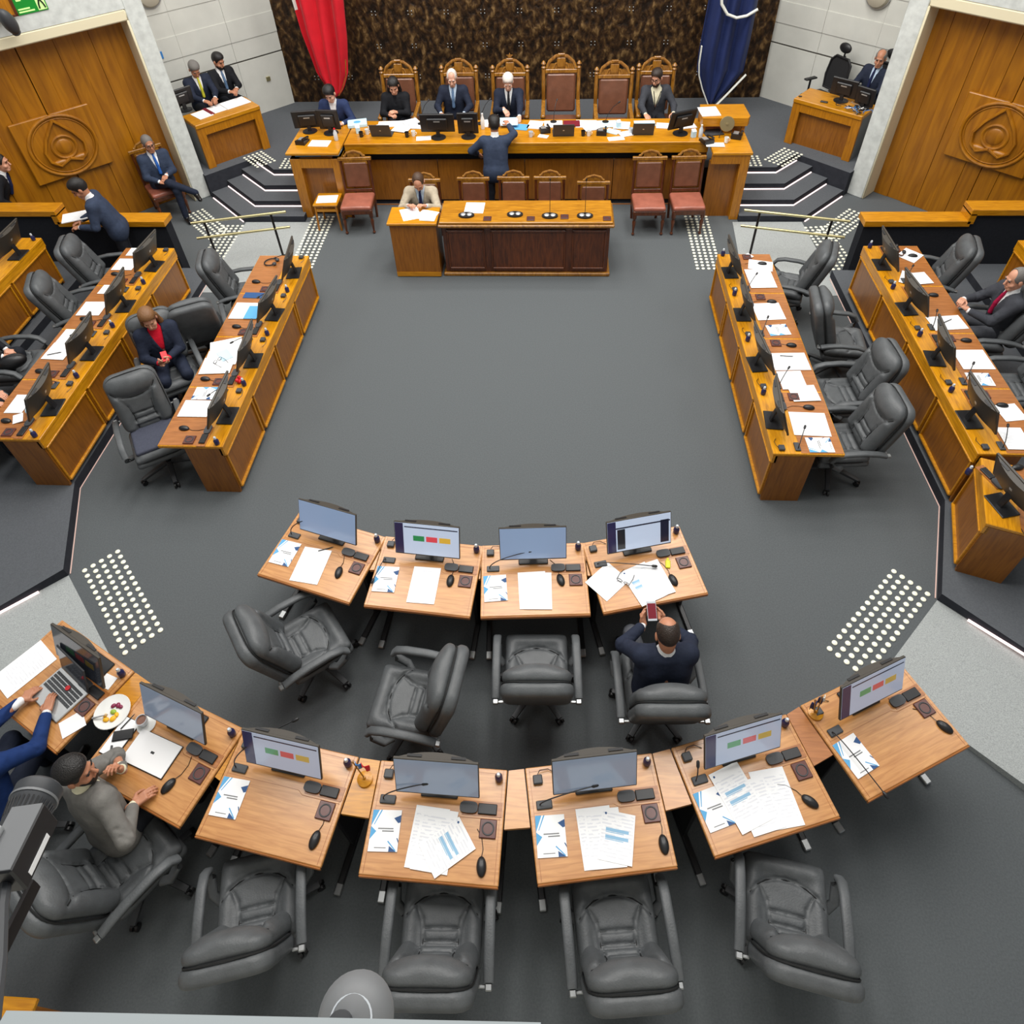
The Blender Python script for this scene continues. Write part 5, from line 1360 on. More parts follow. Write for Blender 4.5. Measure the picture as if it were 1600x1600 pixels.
sheet(-3.45, 10.80, 2, .42, .3, 1.052, 'blue papers in the shelf slot, left podium end', m='paper_blue', thick=.02); sheet(-3.08, 10.82, -3, .28, .3, 1.052, 'pale papers in the shelf slot, left podium end', m='paper_pale', thick=.018)
sheet(-3.18, 10.33, 4, .33, .24, .472, 'white paper lying on the small oak stool', m='print', thick=.004)
b = MB(); b.box((-.16, -.12, 0), (.16, .12, .05), .004, 0); b.ell((0, 0, .05), (.06, .05, .006), 16, 1)
o = b.build('binder', [M['paper_pale'], M['paper_blue']], smooth=0); o.location = (-2.8, 11.68 - .12, Z); o.rotation_euler.z = R(14); tag(o, 'pale blue ring binder at the left of the podium', 'binder')
def bottle2(x, y, z, lab, m='clear', h=.2, cap='red'):
    root = empty('water_bottle', (x, y, z), 0, lab, 'bottle')
    b = MB(); b.lathe([(.03, 0), (.033, .01), (.033, h * .6), (.014, h * .85), (.014, h * .92)], (0, 0, 0), 14); b.build('body', M[m], root)
    b = MB(); b.lathe([(.016, h * .9), (.016, h), (.0, h)], (0, 0, 0), 12); b.build('cap', M[cap], root)
bottle2(-3.03, 10.98, Z, 'clear water bottle with red cap, left podium end'); bottle2(-.66, 11.36, Z, 'white bottle between monitors and the reaching person', 'white', .26, 'white'); bottle2(2.83, 11.0, Z, 'clear bottle at the left of the right podium end', 'clear', .2, 'white')
def desk_phone(x, y, z, a, lab):
    root = empty('telephone', (x, y, z), R(a), lab, 'telephone', 'desk telephones on the podium')
    b = MB(); b.prism([(-.08, -.1), (.08, -.1), (.08, .1), (-.08, .1)], 0, [.03, .03, .07, .07]); b.build('base', M['black'], root, smooth=0)
    b = MB(); b.tube([(-.06, -.09, .06), (-.06, -.05, .075), (-.06, .05, .095), (-.06, .09, .09)], [.022, .014, .014, .022], 8); b.build('handset', M['black'], root)
    b = MB(); b.box((-.02, -.07, .052), (.06, .03, .06)); b.build('buttons', M['lgrey'], root, smooth=0)
for x, y, a, lab in ((-3.57, 10.9, 170, 'black telephone at the left podium end corner'), (.36, 11.26, 190, 'dark telephone left of the middle laptop'), (1.28, 11.16, 175, 'dark telephone right of the middle laptop'), (2.9, 10.82, 200, 'dark telephone at the right podium end corner'), (3.4, 11.0, 160, 'dark telephone under the brass disc')): desk_phone(x, y, Z, a, lab)
def cup(x, y, z, lab, m='white'):
    root = empty('cup', (x, y, z), 0, lab, 'cup'); b = MB(); b.lathe([(.028, 0), (.034, .07), (.036, .085), (.032, .085), (.028, .01), (0, .01)], (0, 0, 0), 16); b.build('body', M[m], root)
    b = MB(); b.tube([(.033, 0, .065), (.055, 0, .055), (.05, 0, .03), (.031, 0, .025)], .005, 6); b.build('handle', M[m], root)
for x, y, lab, m in ((-2.64, 11.1, 'dark mug left of the first podium laptop', 'black'), (-2.56, 11.2, 'white cup beside the dark mug on the podium', 'white'), (-1.88, 11.08, 'dark mug right of the first podium laptop', 'black'), (-1.78, 11.12, 'white cup beside the dark mug before the grey-blue tie person', 'white'), (.98, 11.08, 'black mug right of the middle laptop', 'black'), (1.07, 11.08, 'white cup right of the middle laptop', 'white'), (.14, 11.06, 'clear glass right of the standing person on the podium', 'clear'), (3.2, 10.80, 'white cup on the right podium end block', 'white'), (-.52, 11.42, 'white cup beside the white bottle on the podium', 'white'), (1.74, 11.16, 'clear glass left of the third podium laptop', 'clear')): cup(x, y, Z, lab, m)
root = empty('brass_gong', (3.22, 11.02, Z), 0, 'round brass disc on a small stand before the lectern box', 'gong')
b = MB(); b.at((0, 0, .2), (pi / 2 - .35, 0, 0)); b.lathe([(.0, -.006), (.11, -.006), (.115, .0), (.11, .006), (.02, .008), (.02, .02), (0, .022)], (0, 0, 0), 30); b.build('disc', M['copper'], root)
b = MB()
for s in (-1, 1): b.tube([(s * .1, -.05, 0), (s * .07, 0, .14), (0, .03, .2)], .006, 6)
b.build('stand', M['black'], root)
def tall_mic(x, y, z, hx, hy, hz, lab, g=None):
    root = empty('gooseneck_microphone', (x, y, z), 0, lab, 'microphone', g)
    b = MB(); b.lathe([(.055, 0), (.055, .015), (.02, .03)], (0, 0, 0), 16); b.build('base', M['black'], root)
    b = MB(); b.tube([(0, 0, .02), (hx * .2, hy * .2, hz * .5), (hx * .6, hy * .6, hz * .85), (hx, hy, hz)], .005, 6); b.build('gooseneck', M['black'], root)
    b = MB(); b.tube([(hx, hy, hz), (hx * 1.15, hy * 1.15, hz * 1.06)], .012, 8); b.build('head', M['black'], root)
g = 'gooseneck microphones on the podium'
for x, y, hx, hy, hz, lab in ((-1.72, 11.56, .14, .12, .34, 'podium microphone left of the person with grey-blue tie'), (-.72, 11.56, .16, .14, .34, 'podium microphone left of the person with striped tie'), (.5, 11.6, .05, .14, .3, 'podium microphone before the tallest empty chair'), (1.36, 11.58, .2, .14, .26, 'podium microphone before the second empty chair')): tall_mic(x, y, Z, hx, hy, hz, lab, g)
# conference units and mats on the mahogany table
for i, (x, y, tall) in enumerate(((-.73, 9.02, 0), (-.03, 9.04, 0), (.47, 9.0, 1), (.97, 9.0, 1))):
    root = empty('conference_unit', (x, y, .931), 0, 'oval %s conference microphone unit, %s on the mahogany table' % ('black and silver', ['first from the left', 'second from the left', 'third from the left', 'fourth from the left'][i]), 'microphone', 'conference units on the mahogany table')
    b = MB(); b.prism([(.115 * cos(t), .075 * sin(t)) for t in [2 * pi * j / 24 for j in range(24)]], 0, .022); b.build('base', M['black'], root, smooth=40)
    for s in (-1, 1):
        b = MB(); b.ell((s * .045, .0, .022), (.04, .042, .02), 14); b.build('loudspeaker', M['lgrey'], root)
    if tall:
        b = MB(); b.tube([(0, .03, .02), (0, .035, .25), (.0, .05, .52)], .004, 6); b.ell((0, .051, .54), (.01, .01, .022), 10); b.build('gooseneck', M['black'], root)
for i, x in enumerate((-.42, .2, .68, 1.28)):
    o = copy_tree(P_co); o.location = (x, 8.93 + (.05 if i == 2 else 0), .931); o.rotation_euler.z = 0; o['label'] = 'square oxblood coaster on the mahogany table, %s from left' % ORD[i]; o['group'] = 'coasters on the mahogany table'
sheet(-.63, 9.24, -2, .28, .3, .931, 'white sheet on the mahogany table, beside the clerk', m='print')
sheet(-1.55, 9.07, 20, .27, .33, .931, 'white sheet the clerk is writing on', m='print'); sheet(-1.3, 9.03, 72, .26, .27, .934, 'white sheets under the clerk\'s left hand', m='print'); sheet(-1.28, 8.93, 84, .12, .22, .937, 'white paper overhanging the writing block edge', m='print')
# left niche desk papers; right niche desk clutter
for i, (x, y, a, w, h) in enumerate(((-5.62, 11.93, 50, .26, .34), (-5.44, 12.17, 46, .25, .33), (-5.2, 12.42, 46, .46, .36))): sheet(x, y, a, w, h, 1.213, 'white papers on the left niche desk, %s' % ['pile nearest the pier', 'middle pile', 'pile farthest from the pier'][i], m='print', thick=.006)
b = MB(); b.box((-.17, -.035, 0), (.17, .035, .012), .003); o = b.build('document_folder', M['maroon'], smooth=0); o.location = (-5.55, 12.06, 1.213); o.rotation_euler.z = R(-42); tag(o, 'narrow maroon folder between papers, left niche desk', 'folder')
flat_monitor(-6.02, 12.16, 1.21, -130, .42, .3, .08, 'black monitor half hidden behind the left marble pier')
flat_monitor(5.36, 12.28, 1.21, 140, .44, .3, .07, 'black monitor back on the right niche desk, left one'); flat_monitor(5.62, 11.98, 1.21, 132, .32, .3, .04, 'black monitor back on the right niche desk, right one')
b = MB()
random.seed(3)
for i in range(9):
    p0 = Vector((random.uniform(-.2, .2), random.uniform(-.12, .08), .01)); pts = [p0]
    for q in range(6): pts.append(pts[-1] + Vector((random.uniform(-.1, .1), random.uniform(-.07, .07), 0))); pts[-1].z = abs(random.uniform(.008, .09))
    b.tube(pts, .006, 5, mat=i % 3)
o = b.build('cable_tangle', [M['black'], M['lgrey'], M['blue']]); o.location = (5.42, 11.85, 1.21); o.rotation_euler.z = R(-42); tag(o, 'tangle of grey and blue cables on right niche desk', 'cables', kind='stuff')
b = MB(); b.box((-.06, -.025, 0), (.06, .025, .02), .006); o = b.build('cable_adapter', M['black'], smooth=0); o.location = (5.05, 12.2, 1.212); o.rotation_euler.z = R(-30); tag(o, 'small black adapter on the right niche desk', 'adapter')
# phone-sized dark spot at the desk's far corner
b = MB(); b.lathe([(.03, 0), (.03, .006)], (0, 0, 0), 14); o = b.build('cable_grommet', M['black']); o.location = (4.72, 12.46, 1.211); tag(o, 'round black grommet at the far corner, right niche desk', 'grommet')
# ------------------------------------------------------------------ gallery edge, lamp and video camera near the viewer
b = MB(); b.prism([(-.112, .056), (.527, .0755), (.54, -.06), (-.14, -.08)], 5.03, 5.1); b.M = Matrix.Identity(4)
o = b.build('gallery_rail', M['rail_grey'], smooth=0); tag(o, 'pale grey gallery rail cap along the bottom picture edge', 'railing')
root = empty('dome_lamp', (.268, .083, 4.9), 0, 'grey dome fixture with pale ring peeking over the rail', 'lamp')
b = MB(); b.lathe([(.0, .028), (.022, .026), (.04, .018), (.051, .004), (.053, -.01), (.04, -.03)], (0, 0, 0), 32); b.build('housing', M['grey'], root)
b = MB(); b.tube([(.028 * cos(t), .028 * sin(t) - .006, .0265 - .002) for t in [2 * pi * i / 28 for i in range(29)]], .0015, 6); b.build('ring', M['clear'], root)
b = MB(); b.lathe([(.018, .02), (.016, .04), (.0, .042)], (-.012, -.012, 0), 18); b.build('knob', M['dgrey'], root)
b = MB(); b.box((-.012, -.05, -.05), (.012, .0, -.03)); b.build('bracket', M['rail_black'], root, smooth=0)
root = empty('video_camera', (-.3, .27, 4.95), 0, 'black broadcast video camera on an arm, bottom left corner', 'camera')
O = Vector((-.3, .27, 4.95))
A0, A1, C0 = [Vector(q) - O for q in ((-0.3235, 0.1966, 4.9212), (-0.3446, 0.3519, 4.8826), (-0.2806, 0.2508, 4.9631))]
d = (A1 - A0).normalized()
P = lambda t, off=Vector((0, 0, 0)): A0 + (A1 - A0) * t + off
v_ = Vector((.53, 0, 6.2)) - O - C0
n_v = (v_ - d * v_.dot(d)).normalized(); s_ = d.cross(n_v)          # n_v: outward towards the hall balcony, s_: to the right of the lens
b = MB(); b.tube([P(.1), P(.45), P(.55), P(.8), P(.84), P(1.0), P(1.03)], [.025, .027, .031, .034, .037, .038, .033], 30); b.build('lens', M['dgrey'], root, smooth=40)
b = MB(); b.tube([P(.86), P(.885)], [.0386, .0386], 30); b.build('lens_ring', M['grey'], root, smooth=40)
b = MB()
for i in range(30):
    w_ = 2 * pi * i / 30; rr = s_ * cos(w_) + n_v * sin(w_); b.tube([P(.66, rr * .0322), P(.82, rr * .0358)], .0014, 4)
b.build('grip_ribs', M['black'], root, smooth=0)
ca, sa = cos(R(38)), sin(R(38))
tp_ = n_v * ca - s_ * sa; sd_ = s_ * ca + n_v * sa                  # top face and right side face of the body
m3 = Matrix((sd_, d, tp_)).transposed().to_4x4(); m3.translation = C0
b = MB(); b.M = m3; b.box((-.026, -.052, -.03), (.026, .05, .026), .003); b.build('body', M['black'], root, smooth=0)
b = MB(); b.M = m3; b.box((-.024, -.05, .0262), (.025, .048, .028), .001); b.build('top_plate', M['grey'], root, smooth=0)
b = MB(); b.M = m3; b.box((.0262, -.035, -.022), (.0272, .022, -.012)); b.build('label_strip', M['paper'], root, smooth=0)
b = MB(); b.M = m3; b.tube([(-.024, -.02, .034), (-.024, .012, .034)], .010, 12); b.build('knob', M['lgrey'], root)
b = MB(); b.tube([Vector(q) - O for q in ((-0.2839, 0.2212, 4.9596), (-0.2461, 0.1689, 4.9869), (-0.1904, 0.1087, 5.028), (-0.1277, 0.0331, 5.0791), (-0.122, 0.0, 5.03))], .008, 8); b.build('arm', M['dgrey'], root)
b = MB(); b.tube([Vector(q) - O for q in ((-0.2577, 0.2126, 4.9175), (-0.2551, 0.1398, 4.9295), (-0.2507, 0.0676, 4.9445))], .009, 8, flat=(.004, .016)); b.build('bracket', M['rail_black'], root, smooth=40)

# corner of a desk under the gallery, bottom left
root = empty('desk_corner', (-2.85, .2, 0), 0, 'corner of an oak desk showing at the bottom left picture corner', 'desk')
b = MB(); b.box((-.5, -.15, .72), (.36, .14, .76), .006); b.build('worktop', M['oak'], root, smooth=0)
b = MB(); b.box((-.48, -.13, 0), (.33, .11, .72)); b.build('carcass', M['oak_d'], root, smooth=0)
# more of the clutter on the podium
for (x, y, a, w, h, lab, m, dz) in ((-2.42, 11.42, 24, .3, .22, 'tilted white papers behind the first podium laptop', 'print', .008), (-2.02, 11.34, -16, .28, .2, 'white papers heaped right of the first podium laptop', 'print', .012), (-1.9, 11.62, 30, .26, .2, 'white sheets at the back of the paper heap, podium left', 'print', .016),
    (-.55, 11.58, 12, .22, .28, 'white sheet under the podium microphone of the striped tie person', 'print', 0), (.34, 11.06, -20, .16, .1, 'small white card by the dark telephone left of middle laptop', 'paper', 0), (1.12, 11.36, 20, .26, .2, 'white sheet behind the black mug, middle of podium', 'print', .003),
    (1.46, 11.22, -30, .22, .16, 'pale card beside the dark telephone right of middle laptop', 'paper_pale', 0), (1.66, 11.12, 22, .2, .18, 'white sheet between telephone and third podium laptop', 'print', .003), (2.3, 11.42, -8, .24, .2, 'white sheet between third laptop and sideways monitor', 'print', 0), (3.05, 11.16, 12, .3, .22, 'dark booklet under the brass disc', 'dgrey', 0)):
    sheet(x, y, a, w, h, Z + dz, lab, m=m, thick=.008)
for x, y, lab in ((-2.72, 11.24, 'pale green carton among the cups at podium left'), (1.56, 11.36, 'white carton among the papers at podium right'), (2.72, 11.0, 'white carton beside the sideways monitor stand')):
    root = empty('carton', (x, y, Z), R(20), lab, 'carton')
    b = MB(); b.box((-.035, -.03, 0), (.035, .03, .1), .003); b.build('box', M['paper_pale'], root, smooth=0)
    b = MB(); b.prism([(-.035, -.03), (.035, -.03), (.035, .03), (-.035, .03)], .1, [.1, .1, .125, .125]); b.build('lid', M['white'], root, smooth=0)
# ------------------------------------------------------------------ people
SK = {'light': mat('light skin', (206, 150, 122), .5, noise=.05, nscale=30), 'tan': mat('tan skin', (184, 126, 96), .5, noise=.05, nscale=30), 'pale': mat('pale skin', (214, 164, 140), .5, noise=.05, nscale=30)}
def cloth(name, c, **k): return mat(name, c, k.pop('rough', .8), noise=.12, nscale=18, bump=.25, bscale=24, spec=.2, **k)
CL = {'navy': cloth('navy suit cloth', (36, 42, 58)), 'black': cloth('black suit cloth', (26, 27, 31)), 'slate': cloth('slate blue suit cloth', (52, 62, 82)), 'grey': cloth('mid grey suit cloth', (116, 114, 110)), 'charcoal': cloth('charcoal suit cloth', (60, 62, 68)),
      'beige': cloth('beige tweed jacket', (176, 164, 144)), 'blue': cloth('bright navy blue suit', (28, 52, 102)), 'white': cloth('white shirt', (232, 232, 232)), 'pblue': cloth('pale blue shirt', (190, 208, 226)), 'cream': cloth('cream shirt', (228, 222, 192)), 'red': cloth('red blouse', (206, 26, 48)),
      'tieb': cloth('blue tie', (44, 92, 168)), 'tiey': cloth('yellow lanyard tie', (206, 200, 60)), 'tiek': cloth('black striped tie', (34, 34, 38)), 'tier': cloth('crimson tie', (158, 22, 62)), 'tien': cloth('navy tie', (30, 36, 70)), 'tieg': cloth('grey blue tie', (92, 118, 150)),
      'dark': cloth('dark trousers', (34, 36, 42)), 'greyt': cloth('grey trousers', (88, 90, 96)), 'bluec': cloth('blue cardigan', (42, 54, 88))}
HR = {'black': mat('black hair', (24, 21, 20), .45, bump=.4, bscale=120), 'brown': mat('brown hair', (74, 52, 36), .5, bump=.4, bscale=120), 'dkbrown': mat('dark brown hair', (46, 34, 27), .45, bump=.4, bscale=120), 'grey': mat('grey hair', (116, 112, 108), .6, bump=.4, bscale=120), 'white': mat('white hair', (222, 214, 206), .6, bump=.4, bscale=120), 'blond': mat('highlighted brown hair', (122, 84, 48), .45, bump=.4, bscale=120)}
M['shoe'] = mat('black shoe leather', (20, 20, 22), .3)
M['eye'] = mat('dark eyes', (28, 22, 20), .2)
def nrm(v): return v / max(np.linalg.norm(v), 1e-9)
def ik(S, W, l1, l2, pole):
    d = W - S; L = min(np.linalg.norm(d), (l1 + l2) * .995); u = nrm(d)
    W = S + u * L
    a = (l1 ** 2 - l2 ** 2 + L ** 2) / (2 * L); h = math.sqrt(max(l1 ** 2 - a ** 2, 0))
    p = np.array(pole, float); p = nrm(p - u * (p @ u))
    return S + u * a + p * h, W
def hand(wrist, d, n, side, curl=.5, spread=.0, h=.0045):
    """d: forearm/finger direction, n: palm normal (palm faces n), side +1 right hand"""
    d = nrm(np.array(d, float)); n = np.array(n, float); n = nrm(n - d * (n @ d)); w = np.cross(d, n) * (1 if side > 0 else -1)   # w points to the thumb side
    c = wrist + d * .08; f = Fld(c - .15, c + .15, h)
    f.cap(wrist - d * .03, wrist + d * .015, .026, .025, k=.01)
    Mx = np.stack([w, d, n])
    f.box(wrist + d * .052, (.037, .045, .014), .012, k=.012, M=Mx)
    for i, (off, L, r) in enumerate(((.029, .072, .0085), (.010, .082, .009), (-.010, .076, .0085), (-.028, .058, .0075))):
        p = wrist + d * .092 + w * off; ang = curl * (.8 + .1 * i)
        dd = d * cos(ang * .6) + n * sin(ang * .6) + w * spread * (off * 8)
        q = p + nrm(dd) * L * .45; d2 = d * cos(ang * 1.6) + n * sin(ang * 1.6); q2 = q + d2 * L * .32; d3 = d * cos(ang * 2.3) + n * sin(ang * 2.3)
        f.cap(wrist + d * .06 + w * off * .9, p, r * 1.15, r * 1.1, k=.006); f.cap(p, q, r * 1.05, r, k=.003); f.cap(q, q2, r, r * .92, k=.003); f.cap(q2, q2 + d3 * L * .27, r * .92, r * .8, k=.003)
    t0 = wrist + d * .02 + w * .028; t1 = t0 + nrm(d * .55 + w * .7 + n * .35) * .042; t2 = t1 + nrm(d * .8 + w * .15 + n * .4) * .03; t3 = t2 + nrm(d * .8 - w * .1 + n * .45) * .024
    f.cap(t0, t1, .014, .0115, k=.01); f.cap(t1, t2, .0115, .0105, k=.003); f.cap(t2, t3, .0105, .009, k=.003)
    return f.mesh()
def rot3(yaw, pitch, roll=0):
    cz, sz = cos(yaw), sin(yaw); cx_, sx = cos(-pitch), sin(-pitch); cr, sr = cos(roll), sin(roll)
    Z = np.array([[cz, -sz, 0], [sz, cz, 0], [0, 0, 1]]); X = np.array([[1, 0, 0], [0, cx_, -sx], [0, sx, cx_]]); Y = np.array([[cr, 0, sr], [0, 1, 0], [-sr, 0, cr]])
    return Z @ X @ Y
def person(loc, rz, lab, seat=.48, stand=False, lean=.1, tilt=0, head=(0, .25), hl=(-.2, .33, .70), hr=(.2, .33, .70), curl=(.6, .6), pal=((0, 0, -1), (0, 0, -1)), pole=((-.6, -.4, -.6), (.6, -.4, -.6)), skin='light',
           jacket='navy', shirt='white', tie=None, trousers='dark', hair='brown', style='short', beard=False, glasses=False, knees=None, feet=None, res=.013, twist=0, build=1.0, hands=True, hdir=(None, None), legs=True, vneck=.05, fat=1.0):
    V3 = lambda *a: np.array(a, float)
    P = V3(0, 0, seat + .10) if not stand else V3(0, 0, .90 * build)
    s = nrm(V3(sin(tilt), sin(lean), cos(lean) * cos(tilt)))
    fwd = nrm(V3(0, cos(lean), -sin(lean))); 
    lat = nrm(np.cross(fwd, s)); lat = lat * cos(twist) + fwd * sin(twist) * 1.0; lat = nrm(lat); fwd = nrm(np.cross(s, lat))
    tl = .50 * build
    C = P + s * .27 * build; N = P + s * tl
    Sh = [P + s * (.435 * build) + lat * (q * .175 * build) for q in (-1, 1)]
    arms = []
    for i, (hp, q) in enumerate(((hl, -1), (hr, 1))):
        W = V3(*hp)
        E, W = ik(Sh[i], W, .285 * build, .25 * build, pole[i]); arms.append((Sh[i], E, W))
    HM = rot3(head[0], head[1])
    nd = nrm(s + V3(0, 0, .8))
    Hc = N + nd * .135 + HM @ V3(0, .025, .02)
    hs = 1.1
    hp_ = lambda x, y, z: Hc + HM @ (hs * V3(x, y, z))
    ch = []
    return locals()
def make_person(loc, rz, lab, **kw):
    L = person(loc, rz, lab, **kw)
    g = L; Hc, HM, N, P, C, s, fwd, lat, arms, nd = (g[k] for k in ('Hc', 'HM', 'N', 'P', 'C', 's', 'fwd', 'lat', 'arms', 'nd'))
    hp_ = g['hp_']; V3 = g['V3']; res = g['res']; B = g['build']; fat = g['fat']
    chunks = []
    f = Fld(Hc - np.array([.2, .2, .26]), Hc + .2, .0065)
    E_ = lambda c, r, k=.02, mode='u': f.ell(hp_(*c), [1.1 * q_ for q_ in r], k, mode, M=HM)
    E_((0, -.014, .036), (.073, .094, .095), 0)
    E_((0, .022, -.045), (.056, .066, .066), .03)
    f.cap(hp_(-.02, .062, -.092), hp_(.02, .062, -.092), .022, k=.025)                 # chin
    f.cap(hp_(0, .084, .018), hp_(0, .106, -.022), .009, .014, k=.012)                # nose
    f.cap(hp_(-.03, .078, .036), hp_(.03, .078, .036), .011, k=.015)                  # brow
    for q in (-1, 1):
        E_((q * .031, .092, .016), (.016, .012, .010), .012, 'cut')
        E_((q * .077, -.008, .0), (.010, .02, .032), .008)
        E_((q * .04, .055, -.03), (.022, .022, .02), .02)
    f.cap(hp_(-.018, .086, -.058), hp_(.018, .086, -.058), .008, k=.008)              # lips
    f.groove([hp_(-.02, .095, -.058), hp_(.02, .095, -.058)], .004, .005)
    f.cap(N - nd * .05, Hc + HM @ V3(0, -.02, -.05), .056, .052, k=.03)
    chunks.append(f.mesh())
    # ---- body core, limbs (mostly under clothes)
    allp = [P, N] + [p for a in arms for p in a]
    stand = g['stand']
    hips = [P + lat * (q * .095) - s * .02 for q in (-1, 1)]
    knees, feet = g['knees'], g['feet']
    if stand:
        K = [V3(q * .10, .03, .49 * B) for q in (-1, 1)]; A = [V3(q * .11, -.03, .08) for q in (-1, 1)]
    else:
        K = [V3(-.13, .44, P[2] + .0), V3(.13, .44, P[2] + .0)]; A = [V3(-.13, .46, .09), V3(.13, .46, .09)]
    if knees: K = [V3(*k) for k in knees]
    if feet: A = [V3(*k) for k in feet]
    legs = g['legs']
    allp += K + A if legs else []
    lo = np.min(allp, 0) - .2; hi = np.max(allp, 0) + .2
    f = Fld(lo, hi, max(res * 1.4, .016))
    f.cap(P, C, .10 * fat, .11 * fat, k=.04); f.cap(C, N - s * .07, .11 * fat, .07, k=.04)
    for (S, E, W) in arms: f.cap(C + (S - C) * .4, S, .05, .045, k=.03); f.cap(S, E, .042, .036, k=.02); f.cap(E, W, .036, .024, k=.02)
    if legs:
        for h_, k_, a_ in zip(hips, K, A): f.cap(h_, k_, .07, .048, k=.03); f.cap(k_, a_, .048, .034, k=.02)
    f.cap(N - s * .08, N + nd * .05, .06, .05, k=.02)
    chunks.append(f.mesh())
    if g['hands']:
        for i, q in enumerate((-1, 1)):
            S, E, W = arms[i]; d = g['hdir'][i]; d = nrm(W - E) if d is None else np.array(d, float)
            chunks.append(hand(W, d, g['pal'][i], q, g['curl'][i]))
    body = mesh_obj('person', chunks, SK[g['skin']])
    body.location = loc; body.rotation_euler.z = R(rz); tag(body, lab, 'person')
    # ---- shirt
    def torso(f, r, lower=True):
        for q in (-1, 1):
            f.cap(P + lat * (q * .07 * fat), C + lat * (q * .075 * fat) + s * .04, (.105 + r) * fat, (.108 + r) * fat, k=.05)
        f.cap(C + fwd * .015, N - s * .14, (.10 + r) * fat, .095 + r, k=.05)
        f.cap(N - s * .105 - lat * .125, N - s * .105 + lat * .125, .066 + r, k=.05)
        f.ell(N - s * .03 - fwd * .01, (.085 + r, .075 + r, .05), k=.05)
        if fat > 1.05: f.ell(P + s * .14 + fwd * .07, (.16 * fat, .13 * fat, .15), k=.06)
    Alo, Ahi = np.min([P, N] + [p for a in arms for p in a], 0) - .2, np.max([P, N] + [p for a in arms for p in a], 0) + .2
    f = Fld(Alo, Ahi, res)
    torso(f, .0)
    for (S, E, W) in arms:
        u = nrm(W - E)
        if g['jacket']: f.cap(W - u * .06, W - u * .006, .033, .033, k=0)
        else: f.cap(S, E, .062, .05, k=.035); f.cap(E, W - u * .01, .05, .036, k=.015)
    f.cap(N - s * .01, N + nd * .045, .066, .060, k=.012)
    mesh_obj('shirt' if g['shirt'] != 'red' else 'blouse', [f.mesh()], CL[g['shirt']], body)
    vn = g['vneck']
    if g['tie']:
        f = Fld(Alo, Ahi, .009)
        pts = [N + fwd * .062 + s * .005, N + fwd * .092 - s * .06, N + fwd * (.128) - s * .16, N + fwd * (.142 if fat < 1.1 else .19) - s * .30]
        f.ell(pts[0], (.02, .018, .02), k=0)
        for a_, b_, r1, r2 in ((pts[0], pts[1], .013, .02), (pts[1], pts[2], .02, .024), (pts[2], pts[3], .024, .027)): f.cap(a_, b_, r1, r2, k=.005)
        mesh_obj('tie', [f.mesh()], CL[g['tie']], body)
    # ---- jacket
    if g['jacket']:
        f = Fld(Alo - .05, Ahi, res)
        torso(f, .016)
        f.cap(P - s * .03 - lat * .075, P - s * .03 + lat * .075, .125 * fat, k=.05)
        if stand: f.cap(P - V3(0, 0, .1) - lat * .07, P - V3(0, 0, .1) + lat * .07, .125 * fat, k=.05)
        for (S, E, W) in arms:
            u = nrm(W - E)
            f.cap(N - s * .11, S, .085, .074, k=.05); f.cap(S, E, .072, .058, k=.04); f.cap(E, W - u * .035, .058, .043, k=.02)
            # sleeve folds at the elbow
            for t in (.06, .0, -.06):
                c0 = E + (u if t > 0 else nrm(E - S)) * t; 
                f.groove([c0 + lat * .07 + fwd * .02, c0 + V3(0, 0, .07), c0 - lat * .07], .008, .012)
        # V opening at the chest
        ax = [f.lo[c] + f.h * np.arange(f.n[c]) for c in range(3)]
        X, Y, Zz = ax[0][:, None, None] - P[0], ax[1][None, :, None] - P[1], ax[2][None, None, :] - P[2]
        dot = lambda v: X * v[0] + Y * v[1] + Zz * v[2]
        ls, lf, lx = dot(s), dot(fwd), dot(lat)
        v0 = .16 if g['tie'] or vn > .04 else .3
        wv = (.018 + vn) * np.clip((ls - v0 * B) / (.34 * B), 0, 1.6)
        cutd = np.maximum(np.abs(lx) - wv, np.maximum(-(lf - .01), v0 * B - ls))
        f.F = np.maximum(f.F, -cutd)
        f.F = np.maximum(f.F, -(np.sqrt((ax[0][:, None, None] - N[0]) ** 2 + (ax[1][None, :, None] - N[1]) ** 2 + (ax[2][None, None, :] - N[2] - .045) ** 2) - .074))
        # lapel creases and front edge
        for q in (-1, 1):
            f.groove([P + s * (v0 * B) + fwd * .15, P + s * (.33 * B) + fwd * .13 + lat * (q * .10), P + s * (.45 * B) + fwd * .09 + lat * (q * .085)], .010, .012)
        f.groove([P + s * (v0 * B) + fwd * .15, P - s * .05 + fwd * .14], .010, .010)
        f.groove([P + s * .05 - fwd * .14, C + s * .12 - fwd * .13], .006, .012)
        mesh_obj('jacket', [f.mesh()], CL[g['jacket']], body)
